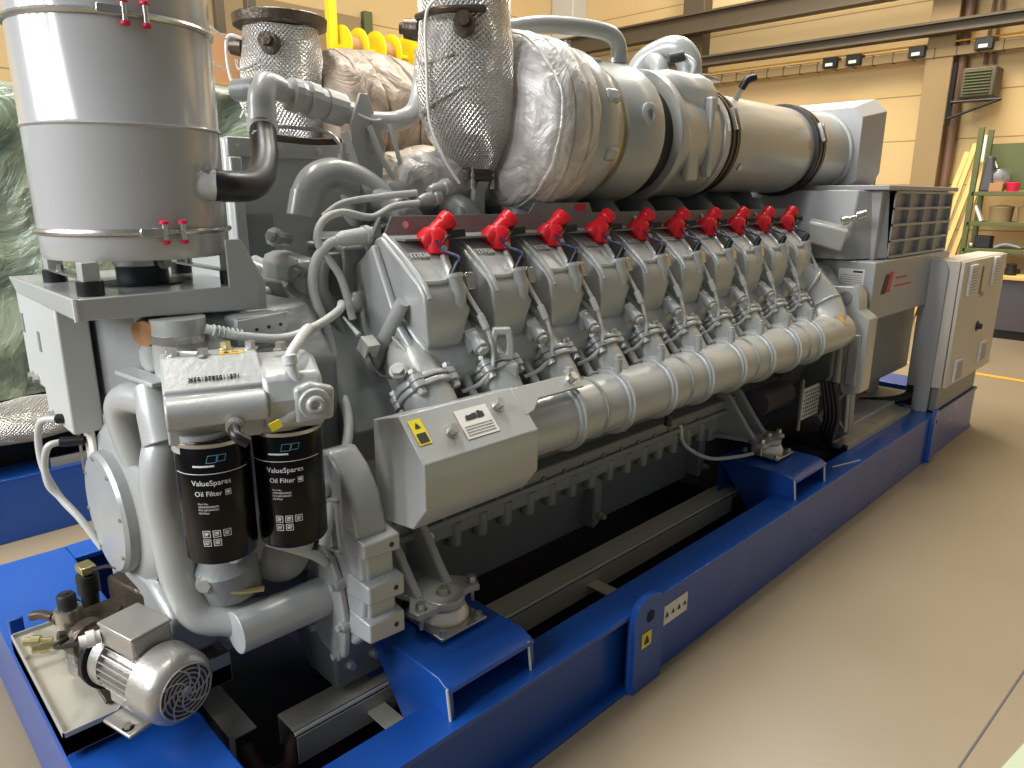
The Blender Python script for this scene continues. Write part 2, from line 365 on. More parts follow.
def shelving():
    # tall green shelf at the right edge, y 10.4 .. 10.95
    y0, y1 = 10.45, 10.95
    t = thing('shelf_rack', 'tall olive green steel shelf rack with small parts, at the right edge', 'shelf', (-1.4, y0, 0))
    for x in (-1.33, 0.4):
        for y in (y0, y1-0.05):
            B().box(x-0.03, x+0.03, y, y+0.05, 0, 2.45 if x < 0 else 2.45).build('upright', 'green', t, bevel=0.004)
    B().box(-1.33, 0.4, y1-0.02, y1, 1.72, 2.28).build('back_panel', 'green', t)
    shelves = (1.70, 1.34, 1.02, 0.62)
    for z in shelves:
        B().box(-1.33, 0.4, y0, y1, z-0.05, z).build('shelf_board', 'green', t, bevel=0.004)
    # goods on the shelves
    def item(o, lab, cat): tag(o, lab, cat)
    item(B().prism([(0,0),(0.16,0),(0.10,0.42),(0.04,0.42)], (-1.29,y0+0.1,1.70), (1,0,0), (0,0,1), (0,1,0), 0, 0.2).build('plastic_bag', 'bench', bevel=0.02), 'dark grey bag standing on the top green shelf beside the upright', 'bag')
    b = B().box(-1.29, -1.26, y0+0.02, y0+0.05, 2.08, 2.36); b.cyl((-1.275,y0+0.035,2.05),(-1.275,y0+0.035,2.08),0.02)
    item(b.build('spray_tube', 'white'), 'white slim tube on the inside of the shelf upright', 'tube')
    b = B().lathe((-1.10,y0+0.25,1.86),(0.2,-1,-0.15),[(0,0.03),(0.02,0.10),(0.07,0.12),(0.1,0.10),(0.11,0.02)],20)
    b.cyl((-1.10,y0+0.2,1.70),(-1.10,y0+0.2,1.78),0.05); b.tube([(-1.15,y0+0.22,1.98),(-1.2,y0+0.25,2.08)],0.012,smooth=0)
    item(b.build('work_lamp', 'steel'), 'silver round work lamp on the top green shelf', 'lamp')
    item(B().box(-1.16,-1.02,y0+0.03,y0+0.15,1.70,1.80).build('paper_box', 'carton', bevel=0.004), 'small plain carton beside the red pot on the top shelf', 'box')
    b = B().lathe((-0.93,y0+0.12,1.70),(0,0,1),[(0,0.06),(0.10,0.075),(0.105,0.07),(0.02,0.05)],20)
    item(b.build('red_pot', 'redink'), 'red plastic pot on the top green shelf', 'pot')
    item(B().box(-0.80,-0.62,y0+0.05,y0+0.2,1.70,1.81).build('pink_box', 'label', bevel=0.004), 'pale box right of the red pot on the top shelf', 'box')
    # second shelf
    item(B().obox((-1.23,y0+0.1,1.44),(0.03,0.12,0.2),(1,0,0.45),(0,1,0)).build('white_board', 'white'), 'small white board leaning on the second green shelf', 'board')
    for i, x in enumerate((-1.02, -0.72)):
        b = B().lathe((x,y0+0.18,1.34),(0,0,1),[(0,0.12),(0.15,0.13),(0.16,0.135),(0.18,0.135),(0.19,0.10),(0.2,0.02)],20)
        item(b.build('storage_jar', 'column'), ('left' if i == 0 else 'right')+' beige round tin with a lid on the second green shelf', 'tin')
    # third shelf
    item(B().box(-1.24,-1.06,y0+0.08,y0+0.25,1.02,1.17).build('black_case', 'rubber', bevel=0.01), 'small black case on the third green shelf', 'case')
    b = B().ball((-1.25,y0+0.035,1.054),0.033); item(b.build('round_fitting', 'steel'), 'small shiny round fitting before the black case', 'fitting')
    b = B(); b.tube([(-1.02,y0+0.1,1.03),(-0.9,y0+0.12,1.07),(-0.74,y0+0.1,1.04)],[0.02,0.03,0.015],8)
    item(b.build('rag', 'dark_cast'), 'crumpled grey rag on the third green shelf', 'rag')
    item(B().prism([(0,0),(0.25,0),(0.25,0.13),(0.1,0.12)], (-0.66,y0+0.05,1.02), (1,0,0), (0,0,1), (0,1,0), 0, 0.15).build('orange_bag', 'carton', bevel=0.01), 'orange bag at the right of the third shelf', 'bag')
    # fourth shelf
    item(B().box(-1.28,-1.0,y0+0.04,y0+0.3,0.62,0.82).build('open_carton', 'carton', bevel=0.004), 'orange brown carton on the lowest visible green shelf', 'box')
    for i, x in enumerate((-0.90,-0.76)):
        b = B().cyl((x,y0+0.12,0.62),(x,y0+0.12,0.79),0.055,n=20); o = b.build('paint_can', 'bench')
        tag(o, ('left' if i == 0 else 'right')+' dark blue can on the lowest visible green shelf', 'can')
        B().cyl((x,y0+0.12,0.64),(x,y0+0.12,0.69),0.057,n=20).build('can_label', 'label', o)
    # work bench in front of the shelf, right edge
    t = thing('workbench', 'dark workbench with a wooden top behind the control cabinet', 'workbench', (-0.8, 10.05, 0))
    B().box(-1.15, 1.0, 10.0, 10.4, 0.70, 0.74).build('bench_top', 'wood', t, bevel=0.004)
    B().box(-1.1, 0.95, 10.05, 10.38, 0.10, 0.70).build('bench_cabinet', 'bench', t, bevel=0.01)
    B().box(-1.08, 0.93, 10.08, 10.36, 0.0, 0.10).build('plinth', 'black', t)
    for i in range(5):
        x = -0.95+i*0.22
        b = B().lathe((x,10.15+0.05*(i%2),0.74),(0,0,1),[(0,0.06),(0.03,0.07),(0.10,0.05),(0.13,0.06),(0.14,0.02)],14)
        tag(b.build('machine_part', 'rubber'), 'dark round machine part on the workbench, %s from the left' % ('first','second','third','fourth','fifth')[i], 'machine part', 'machine parts on the workbench')
    # timber battens leaning on the wall
    names = ('leftmost','second from left','third from left','rightmost','shortest front')
    for i,(xb,xt,yb,zt) in enumerate(((-1.95,-1.60,10.55,2.20),(-1.85,-1.53,10.60,2.30),(-1.75,-1.46,10.55,2.16),(-1.64,-1.39,10.62,2.06),(-2.05,-1.66,10.42,1.75))):
        a = V((xb, yb, 0.0)); top = V((xt, 11.10+0.03*i if i < 4 else 10.98, zt)); d = (top-a)
        b = B(); b.obox((a+top)/2, (d.length, 0.06, 0.04), d, (1,0,0))
        tag(b.build('timber_batten', 'wood', bevel=0.003), 'long pale pine batten leaning beside the shelf, %s of the bundle' % names[i], 'plank', 'pine battens leaning on the back wall')
    # green rack top left of the column
    t = thing('trolley_rack', 'olive green steel frame behind the generator, left of the column', 'rack', (-2.7, 9.6, 0))
    for (x, y) in ((-2.55,9.6),(-2.35,10.0),(-3.7,10.0)):
        B().box(x-0.03, x+0.03, y-0.03, y+0.03, 0, 2.02).build('upright', 'green', t, bevel=0.004)
    B().box(-3.7, -2.35, 9.97, 10.03, 1.88, 1.94).build('rail', 'green', t, bevel=0.004)
    B().box(-2.58, -2.32, 9.97, 10.03, 1.98, 2.02).build('rail', 'green', t, bevel=0.004)
    B().tube([(-2.53,9.62,1.3),(-2.37,9.98,1.98)], 0.02, smooth=0, n=8).build('brace', 'green', t)
    B().box(-2.75, -2.3, 9.55, 10.05, 1.22, 1.36).build('deck', 'bench', t, bevel=0.01)
shelving()

def left_background():
    # goods shelf far behind at upper left
    t = thing('pallet_rack', 'tall rack with cartons far behind the air filter', 'rack', (-5.4,2.2,0))
    for y in (1.9, 3.05):
        for x in (-5.6,-5.0): B().box(x-0.04,x+0.04,y-0.04,y+0.04,0,3.6).build('upright','beam',t,bevel=0.004)
    for z in (0.9,1.8,2.52): B().box(-5.6,-5.0,1.9,3.05,z-0.07,z).build('shelf_board','column',t,bevel=0.004)
    k = 0
    for (y0,y1,z0,z1,mt,nm,lab) in ((2.0,2.28,2.52,3.0,'carton','storage_carton','brown carton on the top of the rack, left'),
        (2.32,2.62,2.52,2.80,'carton','storage_carton','low brown carton in the middle of the rack top'),
        (2.34,2.60,2.80,3.15,'redink','red_crate','bright red crate with a white label on the rack top'),
        (2.68,2.98,2.52,2.92,'carton','storage_carton','brown carton on the top of the rack, right'),
        (2.1,2.6,1.8,2.3,'pipe_brown','storage_carton','dark brown carton on the middle rack shelf')):
        o = B().box(-5.5,-5.08,y0,y1,z0,z1).build(nm, mt, bevel=0.006); tag(o, lab, 'box')
        if nm == 'red_crate': B().box(-5.08,-5.07,y0+0.05,y1-0.03,2.82,2.97).build('crate_label','label',o)
    # yellow cable reel stand
    t = thing('reel_stand', 'bright yellow stand with three reels behind the silver turbo elbow', 'reel stand', (-5.2,4.4,0))
    B().box(-5.24,-5.16,3.90,3.98,0,3.6).build('post','yellow_steel',t,bevel=0.004)
    B().tube([(-5.2,3.94,2.98),(-5.2,5.2,2.98)],0.03,smooth=0).build('axle','yellow_steel',t)
    B().tube([(-5.2,5.05,2.9),(-4.9,5.3,2.2)],0.03,smooth=0).build('brace','yellow_steel',t)
    for y, r in ((4.12,0.2),(4.5,0.2),(4.9,0.23)):
        o = B().lathe((-5.2,y,2.98),(0,1,0),[(-0.1,0.03),(-0.1,r),(-0.085,r),(-0.08,0.1),(0.08,0.1),(0.085,r),(0.1,r),(0.1,0.03)],32).build('reel','yellow_steel',t)
        B().lathe((-5.2,y,2.98),(0,1,0),[(-0.07,0.12),(0.07,0.12)],32).build('cable_winding','carton',o)
left_background()

# ================================================================== GENERATOR BASE FRAME
def warning_label(parent, o, u, w, W, H, cells, mat='label'):
    f = plane_map(o, u, w); b = B()
    b.bm.faces.new([b.bm.verts.new(f(a*W/2, c*H/2, 0.0012)) for a, c in ((-1,-1),(1,-1),(1,1),(-1,1))])
    lab = b.build('warning_label', mat, parent)
    b = B()
    for k in range(cells):
        x = (-0.5+(k+0.5)/cells)*W; s = min(W/cells, H)*0.30
        if k % 2: pts = [(x-s,-s*0.8),(x+s,-s*0.8),(x,s)]
        else: pts = [(x-s*0.9,-s),(x+s*0.9,-s),(x+s*0.6,s*0.2),(x,s),(x-s*0.6,s*0.2)]
        b.bm.faces.new([b.bm.verts.new(f(p[0], p[1], 0.002)) for p in pts])
    b.build('pictogram', 'ink', lab)
    return lab

def pedestal(parent, y0, y1):
    # raised support under an engine mount : top plate, two sloping gussets
    o = B().prism([(-0.42,0.405),(-0.085,0.405),(-0.04,0.385),(-0.04,0.372),(-0.09,0.39),(-0.42,0.39)][::-1], (0,0,0), (1,0,0), (0,0,1), (0,1,0), y0, y1).build('mounting_pedestal', 'blue', parent, bevel=0.003)
    for y in (y0+0.004, y1-0.014):
        B().xz([(-0.42,0.39),(-0.36,0.39),(-0.045,0.39),(-0.035,0.30),(-0.13,0.30),(-0.13,0.03),(-0.19,0.10)], y, y+0.012).build('gusset', 'blue', o, bevel=0.001)
    B().box(-0.42,-0.41,y0,y1,0.05,0.40).build('gusset', 'blue', o)
    for y in (y0, y1-0.02):
        b = B().tube([(-0.046,y,0.388),(-0.034,y,0.30)],0.004,n=6,smooth=0); b.build('weld_seam','ltgrey',o)
    return o

def base_frame():
    t = thing('generator_base_frame', 'blue welded steel base frame carrying the grey engine and the generator', 'base frame', (-0.9, 0.25, 0))
    ye = 5.93
    def rail(x0, x1):
        o = B().box(x0, x1, 0.55, ye, 0.282, 0.30).build('side_rail', 'blue', t, bevel=0.002)
        xm = x1-0.05 if x1 > -1 else x0+0.05
        b = B().box(xm-0.008, xm+0.008, 0.55, ye, 0.016, 0.284).box(x0, x1, 0.55, ye, 0, 0.016); b.build('rail_web', 'blue', o)
        return o
    rr_ = rail(-0.13, 0.0)
    B().box(-0.014, -0.001, 1.74, 4.95, 0.004, 0.284).build('side_plate', 'blue', t)
    rail(-1.825, -1.69)
    B().box(-1.825, 0.0, 0.25, 0.55, 0, 0.30).build('front_cross_beam', 'blue', t, bevel=0.006)
    B().box(-1.69, -0.13, 5.6, ye, 0, 0.298).build('rear_cross_beam', 'blue', t, bevel=0.006)
    B().box(-1.69, -0.13, 0.55, 5.6, 0.02, 0.04).build('floor_pan', 'navy', t)
    for y in (1.05, 3.05, 3.9): B().box(-1.69, -0.13, y, y+0.22, 0.04, 0.2).build('cross_member', 'navy', t, bevel=0.005)
    # closed front of the end bay
    B().box(-0.13,-0.01,4.95,ye,0.0,0.30).build('end_box','blue',t,bevel=0.004)
    pedestal(t, 1.0, 1.32); pedestal(t, 3.02, 3.36)
    # lifting lugs
    for y0, y1, h in ((1.735, 1.90, 0.345), (4.86, 4.95, 0.34)):
        prof = [(y0, 0.002), (y1, 0.002), (y1, h-0.05), (y1-0.02, h-0.015), ((y0+y1)/2+0.02, h), ((y0+y1)/2-0.02, h), (y0+0.02, h-0.015), (y0, h-0.05)]
        o = B().yz(prof, -0.003, 0.022).build('lifting_lug', 'blue', t, bevel=0.002)
        b = B().cyl((0.0,(y0+y1)/2,h-0.075),(0.0235,(y0+y1)/2,h-0.075),0.022 if y1 < 2 else 0.012,n=20); b.build('lug_hole','navy',o)
        B().tube([(0.0,y0,0.0),(0.0,y0,h-0.05)],0.006,n=6,smooth=0).build('weld_seam','blue',o)
    warning_label(t, (0.0225,1.80,0.19), (0,1,0), (0,0,1), 0.055, 0.055, 1, 'yellow')
    warning_label(t, (-0.0005,2.01,0.205), (0,1,0), (0,0,1), 0.15, 0.075, 4, 'label')
    # small upright lug at the front-left end of the frame
    B().box(-1.235,-1.215,0.262,0.30,0.29,0.38).build('lifting_lug','blue',t,bevel=0.004)
    b = B().tube([(-0.08,3.55,0.301),(-0.02,3.75,0.301)],0.004,n=6,smooth=0); b.build('weld_seam','ltgrey',t)
    return t
base_frame()

def cable_trays():
    t = thing('cable_tray', 'long galvanised cable tray with a bright lip inside the base frame', 'cable tray', (-0.4, 0.73, 0.1))
    y0, y1 = 0.73, 3.12
    B().box(-0.46,-0.37,y0,y1,0.222,0.226).build('cover','dull',t)
    B().box(-0.46,-0.457,y0,y1,0.13,0.222).build('side','dull',t)
    B().box(-0.355,-0.352,y0,y1,0.13,0.214).build('side','dull',t)
    B().tube([(-0.362,y0,0.220),(-0.362,y1,0.220)],0.006,n=8,smooth=0).build('lip','ltgrey',t)
    for y in (0.95, 1.95):
        o = B().box(-0.36,-0.22,y,y+0.06,0.165,0.172).build('support_bracket','dull',t)
        B().box(-0.225,-0.218,y,y+0.06,0.08,0.17).build('bracket_leg','dull',o)
        B().box(-0.225,-0.14,y+0.01,y+0.05,0.12,0.13).build('bracket_foot','ltgrey',o)
    t = thing('cable_tray', 'short galvanised cable tray beside the generator foot, in two sections', 'cable tray', (-0.12, 4.0, 0.3))
    for a, b_ in ((3.86,4.36),(4.37,4.86)):
        B().box(-0.24,-0.12,a,b_,0.325,0.33).build('cover','dull',t)
    B().box(-0.125,-0.12,3.86,4.86,0.302,0.325).build('side','dull',t)
    # tray under the pump and chain of a drag hose
    t = thing('cable_tray', 'dark short cable tray below the fan end of the small electric motor', 'cable tray', (-0.5,0.7,0.1))
    B().box(-0.72,-0.44,0.585,0.60,0.16,0.25).build('side','dull',t)
    B().box(-0.72,-0.44,0.60,0.66,0.235,0.24).build('cover','dull',t)
    b = B(); pts = [(-0.46,0.63,0.18),(-0.40,0.64,0.13),(-0.37,0.67,0.12),(-0.37,0.71,0.13),(-0.40,0.745,0.17),(-0.41,0.8,0.18)]
    b.tube(pts, 0.024, 10)
    o = b.build('drag_chain','chain'); tag(o,'brown cable hose looping between the dark tray and the long tray','hose')
cable_trays()

# ================================================================== ENGINE
ENG = thing('diesel_engine', 'huge grey V engine with ten cylinder heads along its side on the blue frame', 'engine', (XC, 1.0, 0.33))

def crankcase():
    y0, y1 = 0.98, 3.78
    half = [(-0.47,0.60),(-0.47,0.655),(-0.53,0.665),(-0.53,0.86),(-0.43,0.92),(-0.40,1.0),(-0.52,1.16),(-0.74,1.38)]
    poly = half+[(2*XC-x, z) for x, z in half[::-1]]
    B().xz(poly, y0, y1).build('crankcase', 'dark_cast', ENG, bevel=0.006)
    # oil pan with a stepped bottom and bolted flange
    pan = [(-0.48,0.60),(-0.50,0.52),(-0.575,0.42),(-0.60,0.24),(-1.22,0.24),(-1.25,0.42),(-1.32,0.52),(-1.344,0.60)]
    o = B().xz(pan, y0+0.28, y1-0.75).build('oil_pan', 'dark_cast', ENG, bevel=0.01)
    B().box(-0.455,-0.5,y0+0.1,y1-0.1,0.588,0.612).build('pan_flange', 'dark_cast', o, bevel=0.003)
    B().box(-0.505,-0.472,y0+0.28,y1-0.75,0.535,0.590).build('pan_band','dark_cast',o,bevel=0.006)
    for i in range(14):
        y = 1.40+i*0.118
        B().lathe((-0.492,y,0.495),(0,0,1),[(-0.012,0.006),(0,0.026),(0.06,0.028),(0.085,0.028)],18).build('pan_lug','dark_cast',o)
        b = B().bolt((-0.468,y-0.06,0.612),(0,0,1),0.008,0.010); b.build('bolt','dark_cast',o)
    for y in (1.28,2.18,3.0):
        B().prism([(0,0.59),(0.05,0.59),(0.05,0.30),(0.0,0.27)], (-0.60,y,0), (0,1,0), (0,0,1), (1,0,0), 0.0, 0.085).build('pan_rib','dark_cast',o,bevel=0.01)
        B().bolt((-0.50,y+0.025,0.33),(1,0,0),0.012,0.02).build('bolt','alu',o)
    # crankcase access covers and ribs below the pipe
    for i in range(10):
        y = 1.30+i*0.25
        B().box(-0.54,-0.505,y-0.10,y+0.10,0.69,0.86).build('access_cover','dark_cast',ENG,bevel=0.01)
    # top deck between the banks with intake runners
    B().box(-1.30,-0.56,1.3,3.75,1.36,1.50).build('valley_cover','dark_cast',ENG,bevel=0.02)
    for i in range(10):
        y = 1.33+i*0.25
        B().tube([(-0.62,y+0.05,1.44),(-0.66,y+0.04,1.56),(-0.80,y+0.03,1.60)],0.05,14).build('intake_runner','dark_cast',ENG)
    B().cyl((-0.84,1.3,1.60),(-0.84,3.8,1.60),0.075,n=24).build('intake_manifold','dark_cast',ENG)
    # plate rail along the heads behind the red caps
    rail = [(1.20,1.50),(1.235,1.565),(1.80,1.565),(1.83,1.60),(2.12,1.60),(2.14,1.565),(3.74,1.565),(3.74,1.50)]
    o = B().yz(rail, -0.548, -0.542).build('cable_rail','dark_cast',ENG,bevel=0.001)
    B().box(-0.545,-0.46,1.22,3.74,1.498,1.504).build('rail_flange','dark_cast',o)
    B().prism([(0,0),(0.035,0.0),(0.0,0.060)],(-0.56,1.20,1.505),(0,-1,0.0),(0,0,1),(1,0,0),0,0.015).build('rail_end','dark_cast',o,bevel=0.002)
    for y in (1.28,1.95,2.4,2.9,3.4): B().bolt((-0.54,y,1.54),(1,0,0),0.008,0.006).build('bolt','bolt',o)
    b = B(); f = plane_map((-0.541,2.07,1.583),(0,1,0),(0,0,1)); b.bm.faces.new([b.bm.verts.new(f(a,c,0)) for a,c in ((-.03,-.012),(.03,-.012),(.03,.012),(-.03,.012))]); b.build('rail_sticker','redink',o)
crankcase()

PITCH, Y0 = 0.251, 1.18
def cylinder_head():
    y = Y0; W = 0.226
    root = V((0,0,0))
    # head block
    hb = [(-0.64,1.36),(-0.45,1.30),(-0.345,1.22),(-0.305,1.15),(-0.33,1.06),(-0.42,0.97),(-0.56,1.02),(-0.78,1.26)]
    head = B().xz(hb, y+0.004, y+W-0.004).build('cylinder_head', 'cast', ENG, bevel=0.012)
    # valve cover : sloping roof, steep outer face narrowing downwards
    def ring(yy, ins):
        return [(-0.60,yy,1.36),(-0.60,yy,1.475),(-0.575,yy,1.502),(-0.525,yy,1.512),(-0.345,yy,1.392),(-0.322,yy,1.362),(-0.318,yy,1.31),
                (-0.330,yy,1.225),(-0.370,yy,1.175),(-0.46,yy,1.22)]
    b = B(); R = []
    for t, k in ((0.0,0.75),(0.012,0.95),(0.03,1.0),(W-0.03,1.0),(W-0.012,0.95),(W,0.75)):
        pts = ring(y+t, 0); c = (-0.46,1.36); P = []
        f = t/W
        for i, p in enumerate(pts):
            kk = 1-(1-k)*0.12
            x_ = c[0]+(p[0]-c[0])*kk; z_ = c[1]+(p[2]-c[1])*kk
            q = min(1.0, max(0.0, (x_+0.50)/0.16))        # the cover narrows towards its outer face
            lo = y-0.006*q; hi = y+W-0.103*q
            if i == 6: hi += 0.028
            if i == 7: lo += 0.014; hi += 0.016
            if i == 8: lo += 0.040; hi -= 0.016
            if i == 9: lo += 0.012; hi -= 0.03
            P.append((x_, lo+(hi-lo)*f, z_))
        R.append(P)
    b.loft(R)
    cov = b.build('valve_cover', 'paint', head, bevel=0.007, angle=50)
    # raised edge bead on the roof and the side ribs
    n = V((0.53,0,0.85)).normalized(); s_ = V((0.85,0,-0.53)).normalized()
    b = B()
    for ya, yb in ((y+0.018,y+0.012),(y+W-0.03,y+W-0.115)):
        B().tube([V((-0.53,ya,1.512)), V((-0.44,(ya+yb)/2,1.460)), V((-0.350,yb,1.396)), V((-0.323,yb,1.352))], 0.0085, 8).build('cover_bead','paint',cov)
    B().tube([V((-0.348,y+0.012,1.394)), V((-0.342,y+0.055,1.392)), V((-0.348,y+0.105,1.394))],0.008,8).build('cover_bead','paint',cov)
    # raised lettering
    b = B(); u = V((0,1,0)); w = V((-0.83,0,0.55)).normalized()
    text_geo(b, 'mtu', 0.042, plane_map(V((-0.440,y+0.070,1.4575)), u, w), 0.003)
    b.build('cover_lettering','ltgrey',cov)
    # connector boss at the outer rear corner with socket
    b = B().lathe((-0.352,y+0.118,1.405),(0.22,0.04,-0.97),[(-0.006,0.020),(-0.006,0.030),(0.004,0.031),(0.01,0.027),(0.045,0.029),(0.075,0.026),(0.095,0.012)],24)
    b.build('socket_boss','paint',cov)
    # side studs on the head
    for yy in (y+0.10,y+0.20):
        b = B().cyl((-0.40,yy,1.22),(-0.335,yy,1.165),0.018,n=14); b.bolt((-0.335,yy,1.165),(0.6,0,-0.7),0.014,0.016)
        b.build('stud','cast',head)
    # red cap with its strap
    c0 = V((-0.50,y+0.155,1.475)); d = V((0.10,0.30,0.93)).normalized()
    # lower plug
    b = B()
    b.lathe(V((-0.455,y+0.145,1.455)), V((-0.18,0.12,0.9)), [(0,0.034),(0.025,0.038),(0.06,0.040),(0.075,0.030),(0.08,0.012)], 20)
    b.lathe(V((-0.47,y+0.135,1.505)), V((0.15,0.75,0.62)), [(-0.035,0.022),(-0.02,0.032),(0.01,0.032),(0.012,0.026),(0.055,0.026),(0.058,0.030),(0.085,0.030),(0.09,0.024)], 20)
    cap = b.build('red_cap','red',head, bevel=0.002)
    b = B(); b.obox(V((-0.432,y+0.20,1.515)),(0.055,0.022,0.018),(0.3,0.9,0.12),(0,0.1,1)); b.tube([(-0.43,y+0.18,1.512),(-0.405,y+0.145,1.51),(-0.405,y+0.13,1.49)],0.004,6)
    b.build('cap_clip','rubber',cap)
    B().cyl((-0.415,y+0.135,1.475),(-0.400,y+0.132,1.478),0.009,n=12).build('cap_contact','bolt',cap)
    b = B().tube([(-0.42,y+0.118,1.50),(-0.405,y+0.125,1.475),(-0.372,y+0.140,1.462),(-0.348,y+0.140,1.455),(-0.340,y+0.133,1.435)],0.0045,8)
    b.build('ignition_cable','cable',head)
    B().cyl((-0.340,y+0.133,1.445),(-0.352,y+0.119,1.402),0.011,0.015,n=14).build('cable_boot','black',head)
    # thin grey hose from the cover down to the lower pipe
    b = B().tube([(-0.345,y+0.140,1.395),(-0.325,y+0.153,1.35),(-0.305,y+0.183,1.29),(-0.285,y+0.200,1.225),(-0.265,y+0.190,1.15),(-0.27,y+0.145,1.105),(-0.29,y+0.095,1.085)],0.0062,10)
    b.cyl((-0.308,y+0.180,1.295),(-0.294,y+0.192,1.255),0.011,n=10)
    b.build('sensor_hose','hose',head)
    B().obox((-0.355,y+0.182,1.385),(0.03,0.02,0.05),(0,1,0),(1,0,0.3)).build('hose_bracket','steel',head,bevel=0.003)
    # exhaust port : flanged elbow down to the collector pipe
    b = B(); yc = y-0.012
    b.tube([(-0.46,yc+0.05,1.20),(-0.385,yc+0.012,1.155),(-0.315,yc,1.095),(-0.25,yc,1.02),(-0.22,yc,0.97)],[0.066,0.070,0.074,0.066,0.060],24,smooth=5)
    port = b.build('outlet_elbow','cast',head)
    dd = V((0.66,0.0,-0.75)).normalized(); pc = V((-0.325,yc+0.002,1.107))
    for s_ in (0,1):
        b = B().lathe(pc+dd*(0.020*s_-0.018), dd, [(0,0.070),(0.001,0.082),(0.004,0.084),(0.014,0.084),(0.0165,0.082),(0.017,0.070)],32)
        for k in range(4):
            a = pi/4+k*pi/2; u_, w_, _ = frame(dd); q = pc+dd*(0.020*s_-0.018)+(u_*cos(a)+w_*sin(a))*0.078
            b.cyl(q,q+dd*0.0168,0.022,n=14)
        b.build('port_flange','cast',port)
    for k in range(4):
        a = pi/4+k*pi/2; u_, w_, _ = frame(dd); q = pc+(u_*cos(a)+w_*sin(a))*0.082
        b = B().cyl(q-dd*0.03,q+dd*0.03,0.010,n=12); b.bolt(q+dd*0.026,dd,0.013,0.012,False); b.bolt(q-dd*0.026,-dd,0.013,0.010,False); b.build('flange_bolt','cast',port)
    for k in (-1,0,1): B().prism([(0,0),(0.06,-0.03),(0.10,-0.075),(0.05,-0.09)], (-0.43,yc+k*0.035+0.01,1.245), (1,0,0), (0,0,1), (0,1,0), -0.005, 0.005).build('port_rib','cast',port,bevel=0.002)
    b = B().cyl((-0.20,yc,1.0),(-0.215,yc,1.045),0.018,n=14); b.bolt((-0.215,yc,1.045),(-0.3,0,1),0.015,0.012); b.build('pipe_stud','cast',port)
    # square coolant junction between neighbouring heads
    b = B().obox((-0.345,y+0.172,1.205),(0.055,0.05,0.075),(0.7,0.2,-0.7),(0,1,0)); b.cyl((-0.33,y+0.172,1.23),(-0.285,y+0.165,1.20),0.022,n=16)
    b.bolt((-0.285,y+0.165,1.20),(0.75,-0.1,-0.5),0.017,0.012)
    b.build('coolant_junction','cast',head,bevel=0.005)
    b = B().cyl((-0.36,y+0.135,1.16),(-0.25,y+0.120,1.05),0.014,n=12); b.bolt((-0.25,y+0.120,1.05),(0.7,0,-0.7),0.016,0.018)
    b.build('tie_bolt','cast',head)
    b = B().cyl((-0.40,y+0.215,1.20),(-0.33,y+0.210,1.16),0.026,n=16); b.lathe((-0.33,y+0.210,1.16),(0.8,0,-0.45),[(0,0.030),(0.012,0.030),(0.014,0.02)],18)
    b.build('water_plug','cast',head)
    return head
HEAD = cylinder_head()
for i in range(1, 10):
    h = copy_tree(HEAD, ENG); h.location = HEAD.location + V((0, PITCH*i, 0))

def collector():
    # round collector pipe below the heads, with clamp rings
    x, z, r = -0.205, 0.965, 0.095
    y0, y1 = 1.22, 3.50
    b = B(); b.tube([(x,y0,z),(x,y1,z),(x-0.02,y1+0.11,z+0.02),(x-0.08,y1+0.17,z+0.11),(x-0.16,y1+0.14,z+0.22),(x-0.22,y1+0.02,z+0.30)],[r,r,r*1.12,r*1.2,r*1.15,r*1.0],32,smooth=8)
    o = b.build('collector_pipe','paint',ENG)
    for i in range(8):
        y = 1.60+0.245*i
        b = B().lathe((x,y,z),(0,1,0),[(-0.020,r),(-0.016,r+0.008),(-0.008,r+0.010),(-0.006,r+0.018),(0.006,r+0.018),(0.008,r+0.010),(0.016,r+0.008),(0.020,r)],40)
        b.cyl((x+0.03,y,z+r),(x+0.03,y,z+r+0.05),0.014,n=12); b.bolt((x+0.03,y,z+r+0.05),(0,0,1),0.012,0.012)
        b.build('clamp_ring','ltgrey' if i % 1 else 'cast',o)
        if i % 2 == 0:
            B().lathe((x,y+0.12,z),(0,1,0),[(-0.006,r),(-0.005,r+0.006),(-0.0015,r+0.006),(-0.0015,r+0.002),(0.0015,r+0.002),(0.0015,r+0.006),(0.005,r+0.006),(0.006,r)],40).build('pipe_joint','cast',o)
        B().cyl((x+0.012,y+0.07,z-0.0),(x+0.012,y+0.075,z-0.0),0.001,n=6) if False else None
    b = B().bolt((x,1.93,z-r),(0,0,-1),0.010,0.03); b.cyl((x,2.2,z-r+0.01),(x,2.2,z-r-0.05),0.010,n=10); b.build('drain_plug','steel',o)
    B().lathe((x+0.005,2.2,z-r-0.03),(0,0,-1),[(0,0.014),(0.04,0.016),(0.045,0.008)],12).build('drain_tap','black',o)
    # amber sticker on the end bend
    b = B(); f = plane_map((x+0.075,y1+0.035,z+0.085),(0,1,-0.25),(-0.6,0.1,0.75)); b.bm.faces.new([b.bm.verts.new(f(a,c,0.012)) for a,c in ((-.035,-.018),(.035,-.018),(.035,.018),(-.035,.018))]); b.build('amber_sticker','gold',o)
    b = B().torus((x-0.155,y1+0.135,z+0.215),(-0.7,-0.5,0.6),r*1.14,0.008,36,8); b.torus((x-0.075,y1+0.165,z+0.105),(-0.8,0.1,0.8),r*1.19,0.006,36,8); b.build('end_ring','cast',o)
collector()

